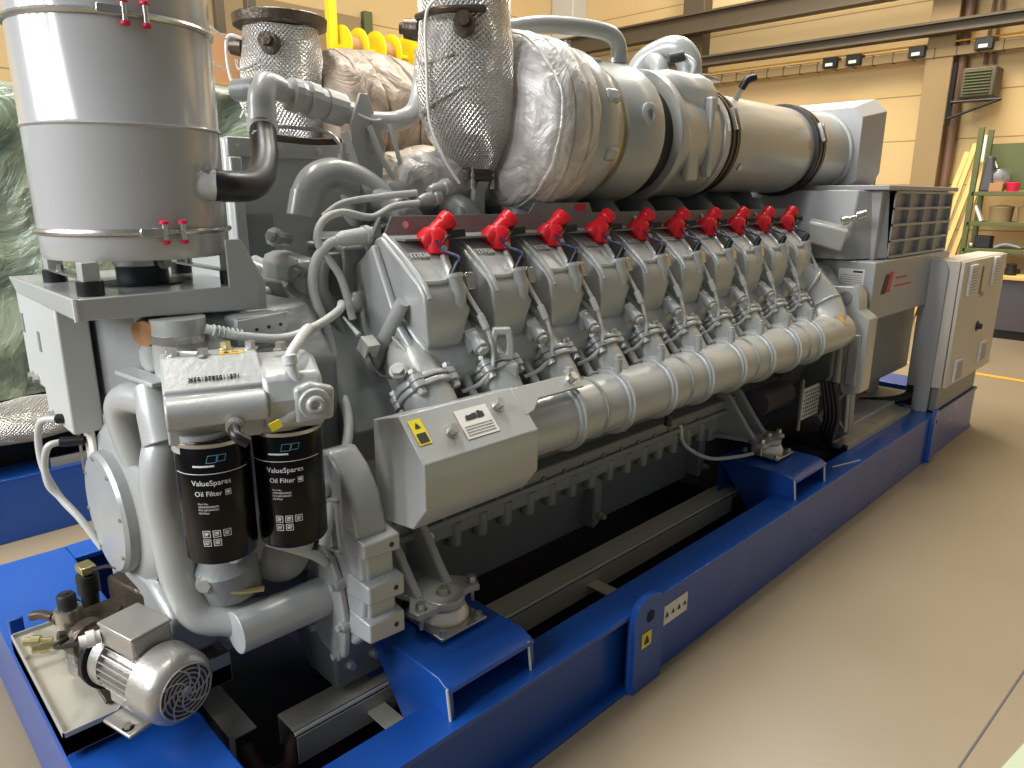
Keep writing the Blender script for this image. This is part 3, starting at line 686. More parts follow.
def guard_box():
    # folded grey cover over the front end of the collector pipe
    # cross-section at left end and at right end
    def sec(y, k=0.0):
        return [(-0.165,y,1.108),(-0.068,y,1.008),(-0.068,y,0.892),(-0.12,y,0.825),(-0.275,y,0.805),(-0.275,y,1.075)]
    b = B()
    b.loft([sec(0.965), sec(1.355)])
    o = b.build('end_guard','paint',ENG,bevel=0.003)
    # arm reaching along the pipe
    b = B(); b.prism([(1.34,0.0),(1.62,0.0),(1.62,0.05),(1.42,0.05),(1.38,0.08),(1.34,0.09)],(-0.165,0,1.105),(0,1,0),V((0.097,0,-0.100)).normalized(),V((0.1,0,0.097)).normalized(),-0.008,0.003); b.build('guard_arm','paint',o,bevel=0.002)
    sl = V((0.097,0,-0.100)).normalized(); nn = V((0.100,0,0.097)).normalized()
    for (y, t) in ((1.085,0.55),(1.265,0.30),(1.58,0.15)):
        p = V((-0.165,y,1.108))+sl*0.14*t
        B().bolt(p,nn,0.014,0.022).build('guard_bolt','bolt',o)
    # stickers
    f = plane_map(V((-0.165,1.175,1.108))+sl*0.068+nn*0.002,(0,1,0),-sl)
    b = B(); b.bm.faces.new([b.bm.verts.new(f(a,c,0)) for a,c in ((-.055,-.042),(.055,-.042),(.055,.042),(-.055,.042))]); w = b.build('instruction_label','label',o)
    b = B(); text_geo(b,'▲ ■ ■',0.02,plane_map(f(0,0.016,0.001),(0,1,0),-sl),0.0003)
    b.bm.faces.new([b.bm.verts.new(f(a,c,0.0014)) for a,c in ((-.03,.008),(.0,.008),(.0,.024),(-.03,.020))])
    b.bm.faces.new([b.bm.verts.new(f(a,c,0.0014)) for a,c in ((.008,.008),(.026,.008),(.024,.028),(.012,.028))])
    for k in range(4): b.bm.faces.new([b.bm.verts.new(f(a,c,0.0014)) for a,c in ((-.047,-.008-k*.008),(.047,-.008-k*.008),(.047,-.010-k*.008),(-.047,-.010-k*.008))])
    b.build('label_print','ink',w)
    f = plane_map(V((-0.165,0.998,1.108))+sl*0.055+nn*0.002,(0,1,0),-sl)
    b = B(); b.bm.faces.new([b.bm.verts.new(f(a,c,0)) for a,c in ((-.019,-.035),(.019,-.035),(.019,.035),(-.019,.035))]); w = b.build('warning_label','yellow',o)
    b = B(); b.bm.faces.new([b.bm.verts.new(f(a,c,0.0014)) for a,c in ((-.014,-.030),(.014,-.030),(.014,-.004),(-.014,-.004))])
    b.bm.faces.new([b.bm.verts.new(f(a,c,0.0014)) for a,c in ((-.009,.010),(.009,.010),(.0,.026))]); b.build('pictogram','ink',w)
guard_box()

# ================================================================== ENGINE FRONT
def engine_front():
    # gear case behind the damper
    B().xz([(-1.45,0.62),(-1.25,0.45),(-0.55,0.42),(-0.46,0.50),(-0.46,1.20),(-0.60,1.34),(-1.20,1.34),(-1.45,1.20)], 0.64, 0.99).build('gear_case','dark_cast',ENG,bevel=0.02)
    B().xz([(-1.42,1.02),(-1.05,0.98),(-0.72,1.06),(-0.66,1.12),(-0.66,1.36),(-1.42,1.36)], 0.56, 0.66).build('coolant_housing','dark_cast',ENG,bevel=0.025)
    # round vibration damper housing
    c = V((-0.90,0.47,0.765))
    b = B().lathe(c+V((0,0.17,0)),(0,-1,0),[(0,0.275),(0.05,0.277),(0.06,0.25),(0.10,0.245),(0.115,0.225),(0.12,0.18)],48)
    dm = b.build('damper_housing','cast',ENG)
    B().lathe(c+V((0,0.055,0)),(0,-1,0),[(0,0.176),(0.03,0.174),(0.04,0.165),(0.0405,0.02)],48).build('damper_cover','cast',dm)
    for k in range(14):
        a = 2*pi*k/14; p = c+V((cos(a)*0.262,0.122,sin(a)*0.262))
        b = B().bolt(p,(0,-1,0),0.011,0.014); b.build('bolt','cast',dm)
    for k in range(8):
        a = 2*pi*k/8+0.2; p = c+V((cos(a)*0.155,0.014,sin(a)*0.155)); B().bolt(p,(0,-1,0),0.006,0.004,False).build('bolt','bolt',dm)
    B().xz([(-1.05,0.42),(-0.60,0.42),(-0.56,0.56),(-0.72,0.62),(-1.1,0.60)], 0.52,0.66).build('front_foot','cast',ENG,bevel=0.02)
    # big coolant pipe running down and joining the stub pipe
    b = B(); b.tube([(-0.56,0.66,1.16),(-0.52,0.56,1.08),(-0.50,0.52,0.98),(-0.50,0.525,0.84),(-0.485,0.535,0.70),(-0.46,0.56,0.62),(-0.42,0.62,0.60),(-0.37,0.69,0.595)],0.047,24,smooth=8)
    b.build('coolant_pipe','paint',ENG)
    b = B(); b.tube([(-0.36,0.60,0.592),(-0.36,0.87,0.592)],0.053,32,smooth=0); o = b.build('stub_pipe','paint',ENG,bevel=0.002)
    # upper elbow left of the filters
    b = B(); b.tube([(-0.53,0.56,1.15),(-0.60,0.54,1.145),(-0.66,0.525,1.14),(-0.705,0.515,1.115),(-0.722,0.52,1.06),(-0.715,0.54,0.96)],[0.040,0.040,0.040,0.040,0.040,0.042],24,smooth=8)
    b.build('upper_elbow','paint',ENG)
    b = B(); b.tube([(-0.56,0.54,1.19),(-0.53,0.54,1.13),(-0.50,0.54,1.06)],[0.035,0.045,0.05],20); b.obox((-0.60,0.54,1.20),(0.20,0.05,0.012),(1,0.1,0.0),(0,1,0)); b.build('elbow_bracket','paint',ENG,bevel=0.003)
    # vertical hose stub and clamp below the air filter
    b = B().lathe((-0.64,0.60,1.205),(0,0,1),[(0,0.040),(0.02,0.048),(0.05,0.048),(0.06,0.040),(0.10,0.040),(0.11,0.05),(0.135,0.05)],28)
    b.build('pipe_neck','paint',ENG)
    b = B().cyl((-0.56,0.62,1.20),(-0.56,0.62,1.34),0.062,n=28); k = b.build('rubber_sleeve','paint',ENG)
    B().lathe((-0.56,0.62,1.285),(0,0,1),[(0,0.064),(0.0,0.067),(0.018,0.067),(0.018,0.064)],28).build('hose_clamp','steel',k)
    B().cyl((-0.74,0.70,1.22),(-0.74,0.70,1.385),0.11,n=32).build('intake_hose','black',ENG)
    # amber plug
    o = B().cyl((-0.61,0.60,1.315),(-0.585,0.555,1.308),0.034,n=24).build('plug_collar','black',ENG)
    B().cyl((-0.585,0.555,1.308),(-0.578,0.545,1.307),0.030,n=24).build('plug_face','carton',o)
engine_front()

def filter_head():
    b = B()
    prof = [(-0.43,1.14),(-0.43,1.285),(-0.335,1.290),(-0.262,1.236),(-0.262,1.226),(-0.240,1.222),(-0.226,1.208),(-0.222,1.188),(-0.230,1.168),(-0.248,1.158),(-0.272,1.156),(-0.272,1.12),(-0.40,1.12)]
    b.xz(prof, 0.485, 0.68)
    o = b.build('filter_head','cast',ENG,bevel=0.006,seg=3)
    B().xz([(-0.43,1.13),(-0.43,1.27),(-0.33,1.275),(-0.26,1.25),(-0.235,1.20),(-0.25,1.13)], 0.675,0.80).build('filter_head_end','cast',o,bevel=0.012)
    b = B().cyl((-0.27,0.775,1.19),(-0.215,0.775,1.19),0.034,n=28); b.lathe((-0.216,0.775,1.19),(1,0,0),[(0,0.022),(0.010,0.018),(0.012,0.010),(0.004,0.008)],20); b.build('eye_boss','cast',o,bevel=0.003)
    b = B().yz([(0.735,1.145),(0.735,1.225),(0.77,1.235),(0.82,1.22),(0.815,1.15)], -0.255, -0.228); b.build('eye_plate','cast',o,bevel=0.008)
    for (y,x,m) in ((0.51,-0.37,'bolt'),(0.57,-0.345,'bolt'),(0.62,-0.41,'brass'),(0.67,-0.39,'bolt'),(0.73,-0.35,'bolt')):
        B().bolt((x,y,1.289),(0,0,1),0.012,0.014).build('head_bolt',m,o)
    b = B().tube([(-0.39,0.50,1.295),(-0.34,0.56,1.297)],0.0035,6,smooth=0); b.build('wire','white',o)
    b = B(); f = plane_map((-0.345,0.625,1.292),(0,1,0),(-1,0,0.1)); b.bm.faces.new([b.bm.verts.new(f(a,c,0)) for a,c in ((-.024,-.010),(.024,-.010),(.026,.010),(-.022,.010))]); b.build('amber_sticker','gold',o)
    b = B(); text_geo(b,'▲ ━',0.014,plane_map((-0.345,0.625,1.293),(0,1,0),(-1,0,0.1)),0.0003); b.build('sticker_print','ink',o) if len(b.bm.verts) else b.bm.free()
    # cast-in lettering line
    b = B(); sl = V((-0.055,0,0.045)).normalized()
    text_geo(b,'X5010782011571',0.014,plane_map((-0.2825,0.585,1.2525),(0,1,0),V((-0.073,0,0.054))),0.0016); b.build('cast_number','ink',o)
    # thread adapters above each filter, black elbow plug and yellow tag
    b = B().lathe((-0.235,0.615,1.165),(1,-0.25,0),[(0,0.018),(0.02,0.018),(0.02,0.013),(0.035,0.015)],18); k = b.build('sensor_plug','bolt',o)
    B().tube([(-0.20,0.607,1.163),(-0.175,0.61,1.155),(-0.17,0.63,1.14)],0.012,10).build('sensor_elbow','black',k)
    B().obox((-0.215,0.69,1.155),(0.004,0.024,0.018),(1,0,0),(0,1,0.4)).build('yellow_tag','yellow',o)
    for y in (0.55,0.715): B().cyl((-0.315,y,1.10),(-0.315,y,1.14),0.062,n=36).build('filter_neck','cast',o)
filter_head()

def oil_filter(x, y, lab):
    c = V((x,y,0.0)); r = 0.0765
    b = B().lathe((c.x,c.y,0.848),(0,0,1),[(0,r-0.012),(0.003,r-0.004),(0.010,r),(0.275,r),(0.28,r-0.003)],56)
    o = b.build('oil_filter','filter'); tag(o, lab, 'oil filter', 'black oil filters')
    B().lathe((c.x,c.y,1.116),(0,0,1),[(0,r),(0,r+0.002),(0.008,r+0.002),(0.010,r-0.01)],56).build('filter_rim','steel',o)
    a0 = math.atan2(CAM.y-0.0-y+0.28, CAM.x-c.x)-0.30    # direction the print faces
    def wrap(u, v, h):
        a = a0 + u/r; R = r+0.0004+h
        return V((c.x+cos(a)*R, c.y+sin(a)*R, v+0.009))
    def wm(u0, v0): return lambda u, v, h: wrap(u0+u, v0+v, h)
    # thin ring line
    b = B()
    for k in range(40):
        a = -0.085+0.17*k/40; a2 = -0.085+0.17*(k+1)/40
        b.face(b.verts([wrap(a,1.0495,0),wrap(a2,1.0495,0),wrap(a2,1.051,0),wrap(a,1.051,0)]))
    b.build('print_line','white',o)
    # two-square emblem and bar
    b = B()
    def frame_rect(u0,u1,v0,v1,t=0.0014,sk=0.0):
        S = 4
        for (p,q,rr_,s_) in ((u0,u1,v0,v0+t),(u0,u1,v1-t,v1),(u0,u0+t,v0,v1),(u1-t,u1,v0,v1)):
            for k in range(S):
                x0 = p+(q-p)*k/S; x1 = p+(q-p)*(k+1)/S
                b.face(b.verts([wrap(x0+(rr_-v0)*sk,rr_,0),wrap(x1+(rr_-v0)*sk,rr_,0),wrap(x1+(s_-v0)*sk,s_,0),wrap(x0+(s_-v0)*sk,s_,0)]))
    frame_rect(-0.006,0.014,1.074,1.091,sk=0.25); frame_rect(0.015,0.032,1.076,1.091,sk=0.25)
    b.build('print_emblem','teal',o)
    b = B()
    for k in range(8):
        x0 = -0.034+0.044*k/8; x1 = -0.034+0.044*(k+1)/8
        b.face(b.verts([wrap(x0,1.0655,0),wrap(x1,1.0655,0),wrap(x1,1.0695,0),wrap(x0,1.0695,0)]))
    text_geo(b,'ValueSpares',0.0165,wm(0.0,1.030),0.0002)
    text_geo(b,'Oil Filter',0.0152,wm(-0.008,1.006),0.0002)
    for i,(t_,v) in enumerate((('Part No.',0.984),('X00000000',0.977),('P/N 0031845301',0.970),('Oil Filter',0.963))):
        if i != 1: text_geo(b,t_,0.0062,wm(-0.031,v),0.0001,'LEFT')
        else: text_geo(b,'XP59408300045',0.0062,wm(-0.031,v),0.0001,'LEFT')
    frame_rect(0.026,0.038,0.999,1.012,0.0012)
    text_geo(b,'◆',0.010,wm(0.032,1.0055),0.0001)
    for k in range(5):
        u = -0.020+(k%3)*0.021; v = 0.915-(k//3)*0.020
        frame_rect(u-0.008,u+0.008,v-0.008,v+0.008,0.0013)
        text_geo(b,('≡','▣','⊏','⌐','▤')[k],0.011,wm(u,v),0.0001)
        for q in range(3): b.face(b.verts([wrap(u-0.005,v-0.004+q*0.0032,0),wrap(u+0.003+0.001*q,v-0.004+q*0.0032,0),wrap(u+0.003+0.001*q,v-0.0025+q*0.0032,0),wrap(u-0.005,v-0.0025+q*0.0032,0)]))
    b.build('print','white',o)
oil_filter(-0.300, 0.570, 'left black oil filter, nearer the big curved coolant pipe')
oil_filter(-0.256, 0.722, 'right black oil filter, under the round eye boss of the filter head')

def front_castings():
    # flange and gear housing right of the filters
    b = B(); b.xz([(-0.42,0.47),(-0.38,0.44),(-0.31,0.425),(-0.27,0.45),(-0.255,0.55),(-0.275,0.66),(-0.31,0.72),(-0.36,0.74),(-0.43,0.70),(-0.445,0.58)],0.838,0.857)
    fl = b.build('pipe_flange','cast',ENG,bevel=0.005)
    for (x,z) in ((-0.30,0.445),(-0.265,0.545),(-0.285,0.655),(-0.36,0.715),(-0.425,0.66),(-0.41,0.48)):
        b = B().cyl((x,0.832,z),(x,0.86,z),0.016,n=16); b.bolt((x,0.832,z),(0,-1,0),0.010,0.010); b.build('flange_bolt','cast',fl)
    prof = [(-0.46,0.49),(-0.34,0.455),(-0.25,0.485),(-0.205,0.53),(-0.192,0.64),(-0.195,0.76),(-0.205,0.84),(-0.225,0.905),(-0.27,0.965),(-0.325,1.005),(-0.38,0.99),(-0.385,0.84),(-0.46,0.74)]
    g = B().xz(prof,0.858,0.945).build('gear_housing','cast',ENG,bevel=0.012,seg=3)
    for z0,z1,xo in ((0.755,0.80,-0.172),(0.635,0.690,-0.160),(0.525,0.585,-0.165)):
        b = B().hexa([(-0.26,0.850,z0),(xo,0.855,z0+0.006),(xo,0.962,z0),(-0.26,0.962,z0),(-0.25,0.850,z1+0.012),(xo,0.855,z1),(xo,0.962,z1),(-0.25,0.962,z1+0.012)])
        p = b.build('mounting_pad','cast',g,bevel=0.005)
        B().cyl((xo-0.001,0.935,(z0+z1)/2),(xo+0.001,0.935,(z0+z1)/2),0.007,n=14).build('pad_hole','black',p)
    b = B().hexa([(-0.22,0.866,0.57),(-0.185,0.872,0.57),(-0.185,0.950,0.57),(-0.22,0.950,0.57),(-0.21,0.866,0.77),(-0.19,0.872,0.77),(-0.19,0.950,0.77),(-0.21,0.950,0.77)]); b.build('housing_web','cast',g,bevel=0.006)
    for zz in (0.60,0.72,0.86): B().prism([(-0.40,zz),(-0.28,zz+0.02),(-0.28,zz+0.028),(-0.40,zz+0.010)],(0,0,0),(1,0,0),(0,0,1),(0,1,0),0.848,0.862).build('housing_rib','cast',g,bevel=0.003)
    B().cyl((-0.345,0.86,0.90),(-0.345,0.845,0.90),0.028,n=24).build('round_cover','cast',g,bevel=0.004)
    # sump box under the housing
    b = B().hexa([(-0.56,0.885,0.25),(-0.40,0.885,0.25),(-0.40,1.06,0.25),(-0.56,1.06,0.25),(-0.59,0.86,0.47),(-0.36,0.86,0.47),(-0.36,1.08,0.47),(-0.59,1.08,0.47)]); k = b.build('small_sump','dark_cast',ENG,bevel=0.010)
    for yy in (0.92,1.0): B().bolt((-0.385,yy,0.33),(1,0,0),0.012,0.018).build('sump_bolt','cast',k)
    # pump housings behind and below the filters
    b = B().lathe((-0.44,0.64,0.66),(0.1,-0.2,1),[(0,0.02),(0.01,0.07),(0.09,0.075),(0.12,0.05),(0.16,0.045),(0.17,0.06),(0.19,0.06)],24); b.build('pump_housing','dark_cast',ENG)
    b = B().lathe((-0.50,0.80,0.72),(1,-0.5,0.1),[(0,0.09),(0.06,0.09),(0.07,0.075),(0.12,0.07),(0.14,0.04),(0.145,0.02)],24); b.build('pump_housing','dark_cast',ENG)
    b = B().lathe((-0.47,0.86,0.84),(0.9,-0.5,0.0),[(0,0.07),(0.06,0.06),(0.07,0.03),(0.1,0.028)],20); b.build('oil_pump_cover','dark_cast',ENG)
    b = B().obox((-0.50,0.72,0.92),(0.12,0.30,0.10),(1,0,0),(0,1,0)); b.build('oil_cooler','dark_cast',ENG,bevel=0.02)
    B().box(-0.56,-0.40,0.66,0.90,0.72,1.16).build('oil_gallery','dark_cast',ENG,bevel=0.02)
    for i,(x,y,z) in enumerate(((-0.37,0.62,0.79),(-0.36,0.80,0.76),(-0.40,0.74,0.70),(-0.41,0.56,0.72))):
        b = B().bolt((x,y,z),(0.8,-0.5,0.1),0.016,0.014); b.cyl((x-0.05,y+0.03,z),(x,y,z),0.022,n=14); b.build('union_nut','cast',ENG)
    B().tube([(-0.36,0.70,0.80),(-0.30,0.78,0.76),(-0.33,0.84,0.70)],0.012,10).build('oil_line','hose',ENG)
    B().tube([(-0.44,0.58,0.75),(-0.38,0.60,0.70),(-0.36,0.68,0.68)],0.008,8).build('oil_line','brass',ENG)
    # front end face of the first head and ribs
    b = B().xz([(-0.73,1.05),(-0.60,0.95),(-0.42,0.96),(-0.35,1.05),(-0.345,1.20),(-0.42,1.27),(-0.53,1.49),(-0.64,1.41),(-0.71,1.32)], 1.155,1.179); hf = b.build('front_end_plate','cast',ENG,bevel=0.008)
    b = B().cyl((-0.405,1.165,1.34),(-0.56,1.12,1.08),0.020,0.026,n=16); b.build('rib_tube','cast',hf)
    B().ball((-0.62,1.155,1.32),0.035).build('casting_boss','cast',hf); B().ball((-0.66,1.155,1.18),0.02,sc=(1,1,2)).build('casting_boss','cast',hf)
    b = B().obox((-0.47,1.09,1.215),(0.045,0.04,0.045),(1,0,-0.6),(0,1,0)); b.tube([(-0.50,1.08,1.245),(-0.56,1.07,1.29)],[0.008,0.003],8); b.build('knock_sensor','ltgrey',hf,bevel=0.004)
    b = B().tube([(-0.46,1.08,1.21),(-0.41,1.08,1.15),(-0.36,1.10,1.145)],0.004,6); b.build('sensor_wire','rubber',hf)
    b = B().cyl((-0.37,1.13,1.12),(-0.335,1.09,1.17),0.024,0.022,n=16); b.bolt((-0.335,1.09,1.17),(0.35,-0.4,0.5),0.018,0.012); b.build('corner_stud','cast',hf)
    for (x,z) in ((-0.72,1.36),(-0.74,1.10),(-0.58,1.00)): B().bolt((x,1.155,z),(0,-1,0),0.014,0.012).build('bolt','bolt',hf)
    # lifting eye between the first two heads
    b = B()
    pr = [(-0.035,-0.10),(0.035,-0.10),(0.04,0.0),(0.036,0.06),(0.02,0.085),(-0.02,0.085),(-0.036,0.06),(-0.04,0.0)]
    o3 = V((-0.275,1.415,1.18)); u = V((0.55,0.75,0)).normalized(); w = V((0,0,1)); n = u.cross(w)
    inner = [(-0.013,0.0),(0.013,0.0),(0.016,0.03),(0.012,0.055),(-0.012,0.055),(-0.016,0.03)]
    outer = [(-0.033,-0.02),(0.033,-0.02),(0.036,0.03),(0.026,0.075),(-0.026,0.075),(-0.036,0.03)]
    for t0,t1 in ((-0.014,0.014),):
        a_ = [b.verts([o3+u*p[0]+w*p[1]+n*t for p in outer]) for t in (t0,t1)]; c_ = [b.verts([o3+u*p[0]+w*p[1]+n*t for p in inner]) for t in (t0,t1)]
        for k in range(6):
            j = (k+1)%6
            b.face([a_[0][k],a_[0][j],c_[0][j],c_[0][k]]); b.face([a_[1][k],c_[1][k],c_[1][j],a_[1][j]])
            b.face([a_[0][k],a_[1][k],a_[1][j],a_[0][j]]); b.face([c_[0][k],c_[0][j],c_[1][j],c_[1][k]])
    b.build('lifting_eye','cast',ENG,bevel=0.005)
    B().obox(V((-0.29,1.425,1.12)),(0.10,0.06,0.08),u,V((0,0,1))).build('lifting_eye_base','cast',ENG,bevel=0.01)
front_castings()

def engine_mount(yc, lab):
    x = -0.27
    t = ENG
    z = 0.42
    m = B().obox((x,yc,z+0.004),(0.19,0.17,0.008),(1,0,0),(0,1,0)).build('engine_mount','steel',t,bevel=0.002)
    for sx,sy in ((-1,-1),(1,-1),(1,1),(-1,1)): B().bolt((x+sx*0.078,yc+sy*0.068,z+0.008),(0,0,1),0.010,0.012).build('anchor_bolt','bolt',m)
    B().lathe((x,yc,z+0.008),(0,0,1),[(0,0.070),(0.008,0.074),(0.014,0.074),(0.040,0.062),(0.045,0.05)],40).build('mount_cone','disc',m)
    b = B().lathe((x,yc,z+0.053),(0,0,1),[(0,0.055),(0.004,0.062),(0.022,0.062),(0.026,0.058)],36)
    b.xy([(x-0.12,yc-0.03),(x+0.0,yc-0.125),(x+0.035,yc-0.12),(x+0.04,yc-0.06),(x+0.02,yc+0.09),(x+0.03,yc+0.115),(x-0.01,yc+0.135),(x-0.13,yc+0.05)],z+0.053,z+0.073)
    b.build('mount_foot','cast',m,bevel=0.004)
    for p in ((x+0.015,yc-0.095,z+0.073),(x+0.0,yc+0.11,z+0.073)):
        bb = B().bolt(p,(0,0,1),0.014,0.018); bb.cyl((p[0],p[1],z+0.01),(p[0],p[1],p[2]),0.007,n=10); bb.build('foot_bolt','bolt',m)
    B().bolt((x,yc,z+0.079),(0,0,1),0.017,0.018).build('centre_bolt','bolt',m)
    # ribbed bracket arm back to the crankcase
    for yy in (-0.060, 0.052):
        b = B().prism([(x-0.03,z+0.072),(x-0.07,z+0.115),(-0.46,z+0.27),(-0.53,z+0.27),(-0.53,z+0.06),(x-0.05,z+0.055)],(0,yc+yy,0),(1,0,0),(0,0,1),(0,1,0),-0.014,0.014); b.build('bracket_rib','cast',m,bevel=0.006)
    b = B().xy([(x-0.02,yc-0.06),(x-0.02,yc+0.06),(-0.52,yc+0.13),(-0.52,yc-0.13)],z+0.050,z+0.068); b.build('bracket_arm','cast',m,bevel=0.004)
    B().box(-0.535,-0.500,yc-0.15,yc+0.15,z+0.03,z+0.19).build('bracket_plate','cast',m,bevel=0.008)
    B().bolt((-0.49,yc+0.10,z+0.15),(1,0,0),0.020,0.03).build('bracket_bolt','bolt',m)
engine_mount(1.175,''); engine_mount(3.20,'')

# ================================================================== TURBOCHARGERS AND CHARGE AIR
def noisy(o, amp, sc, seed=0.0):
    me = o.data
    for v in me.vertices:
        p = V(v.co)*sc+V((seed,seed*1.7,0))
        n = noise.noise_vector(p)*amp + noise.noise_vector(p*2.7)*amp*0.45
        v.co += n
def wrinkled(prof_o, d, prof, amp, sc, n=72, sub=5, seed=0.0):
    P = []
    for (a,b_) in zip(prof[:-1], prof[1:]):
        for k in range(sub): t = k/sub; P.append((a[0]+(b_[0]-a[0])*t, a[1]+(b_[1]-a[1])*t))
    P.append(prof[-1]); return B().lathe(prof_o, d, P, n)

def turbocharger(x, y, z, s, lab, mat, cut, bl=0.62):
    t = thing('turbocharger', lab, 'turbocharger', (x,y,z-0.3))
    # turbine volute in a sewn blanket
    b = wrinkled((x,y+0.07,z-0.01),(0,1,0),[(h_*bl, r_*s) for h_, r_ in ((-0.02,0.10),(0.0,0.22),(0.06,0.282),(0.13,0.302),(0.17,0.308),(0.178,0.296),(0.188,0.306),(0.26,0.31),(0.33,0.30),(0.338,0.287),(0.35,0.299),(0.43,0.290),(0.46,0.23))],0,0,n=80)
    v = b.build('blanket', mat, t, angle=80); noisy(v, 0.011, 7.0, x)
    b = B().torus((x,y+0.07+0.10*bl,z-0.01),(0,1,0),0.287*s,0.010,60,8); k = b.build('blanket_seam',mat,v); noisy(k,0.010,7.0,x)
    b = B().torus((x,y+0.07+0.34*bl,z-0.01),(0,1,0),0.298*s,0.008,60,8); k = b.build('blanket_seam',mat,v); noisy(k,0.008,7.0,x)
    # exhaust elbow in knurled foil
    zz = z+0.62
    R = []
    prof = [(0.62,0.17,0.0,1),(0.46,0.160,0,1),(0.34,0.150,0,1),(0.27,0.152,0,1),(0.20,0.160,0.0,1),(0.11,0.166,0,1),(0.02,0.160,0,1),(-0.06,0.138,0.01,1),(-0.12,0.108,0.02,1),(-0.155,0.082,0.025,1),(-0.17,0.068,0.025,1)]
    if cut: prof = [(0.33,0.148,0,1)]+prof[3:]
    cy = y-0.02
    for (h,r,dy,_) in prof[::-1]:
        R.append([V((x+cos(2*pi*j/72)*r*s, cy+dy+sin(2*pi*j/72)*r*s, z+h*s)) for j in range(72)])
    b = B(); R2 = []
    for i in range(len(R)-1):
        for k in range(4): R2.append([p.lerp(q,k/4) for p,q in zip(R[i],R[i+1])])
    R2.append(R[-1]); b.loft(R2, usc=2*pi*0.16)
    e = b.build('foil_elbow','foil',t,angle=80); noisy(e,0.010,6.0,x+3)
    for k_,(a_,h_) in enumerate(((-2.4,0.27),(-0.75,0.25))):
        p = V((x+cos(a_)*0.155*s,cy+sin(a_)*0.155*s,z+h_*s)); dd = V((cos(a_),sin(a_),0.1))
        bb = B().cyl(p,p+dd*0.045,0.036,0.030,n=20); bb.cyl(p+dd*0.045,p+dd*0.06,0.018,n=14); bb.build('probe_socket','oily',t)
    if cut:
        b = B().lathe((x,cy,z+0.35*s),(0,0,1),[(-0.02,0.155*s),(-0.012,0.178*s),(0.018,0.182*s),(0.022,0.178*s),(0.022,0.10*s)],56); b.build('flange_ring','oily',t)
    else:
        b = B(); b.tube([(x-0.05,cy-0.155,z+0.29),(x+0.08,cy-0.165,z+0.29),(x+0.15,cy-0.05,z+0.30)],0.012,8); b.build('clamp_band','oily',t)
    # seam on the foil
    b = B(); b.tube([(x-0.10,cy-0.132,z+0.20),(x+0.0,cy-0.167,z+0.15),(x+0.10,cy-0.138,z+0.17)],0.005,8); b.tube([(x-0.07,cy-0.148,z-0.00),(x+0.03,cy-0.164,z+0.03),(x+0.125,cy-0.11,z+0.08)],0.004,8); b.build('foil_seam','foil',e)
    # stand
    b = B().lathe((x,cy+0.025,z-0.165*s-0.035),(0,0,1),[(0,0.075),(0.012,0.075),(0.012,0.07),(0.02,0.07),(0.02,0.075),(0.035,0.075)],28); b.build('stand_flange','oily',t)
    for dx,dy in ((-0.05,-0.045),(0.05,-0.045),(0.055,0.04)): B().cyl((x+dx,cy+0.025+dy,z-0.23),(x+dx,cy+0.025+dy,z-0.15),0.009,n=8).build('flange_bolt','steel',t)
    b = B().xz([(x-0.06,z-0.205),(x+0.06,z-0.205),(x+0.035,z-0.25),(x+0.035,z-0.37),(x-0.035,z-0.37),(x-0.035,z-0.25)],cy,cy+0.05); b.build('stand','ltgrey',t,bevel=0.003)
    return t
turbocharger(-0.72,1.70,1.875,1.0,'near turbocharger wrapped in bright silver blanket and knurled foil','blanket',False)
turbocharger(-1.42,1.42,1.90,0.92,'far turbocharger with tarnished brown blanket and a round flange on its elbow','brown_blanket',True,1.0)

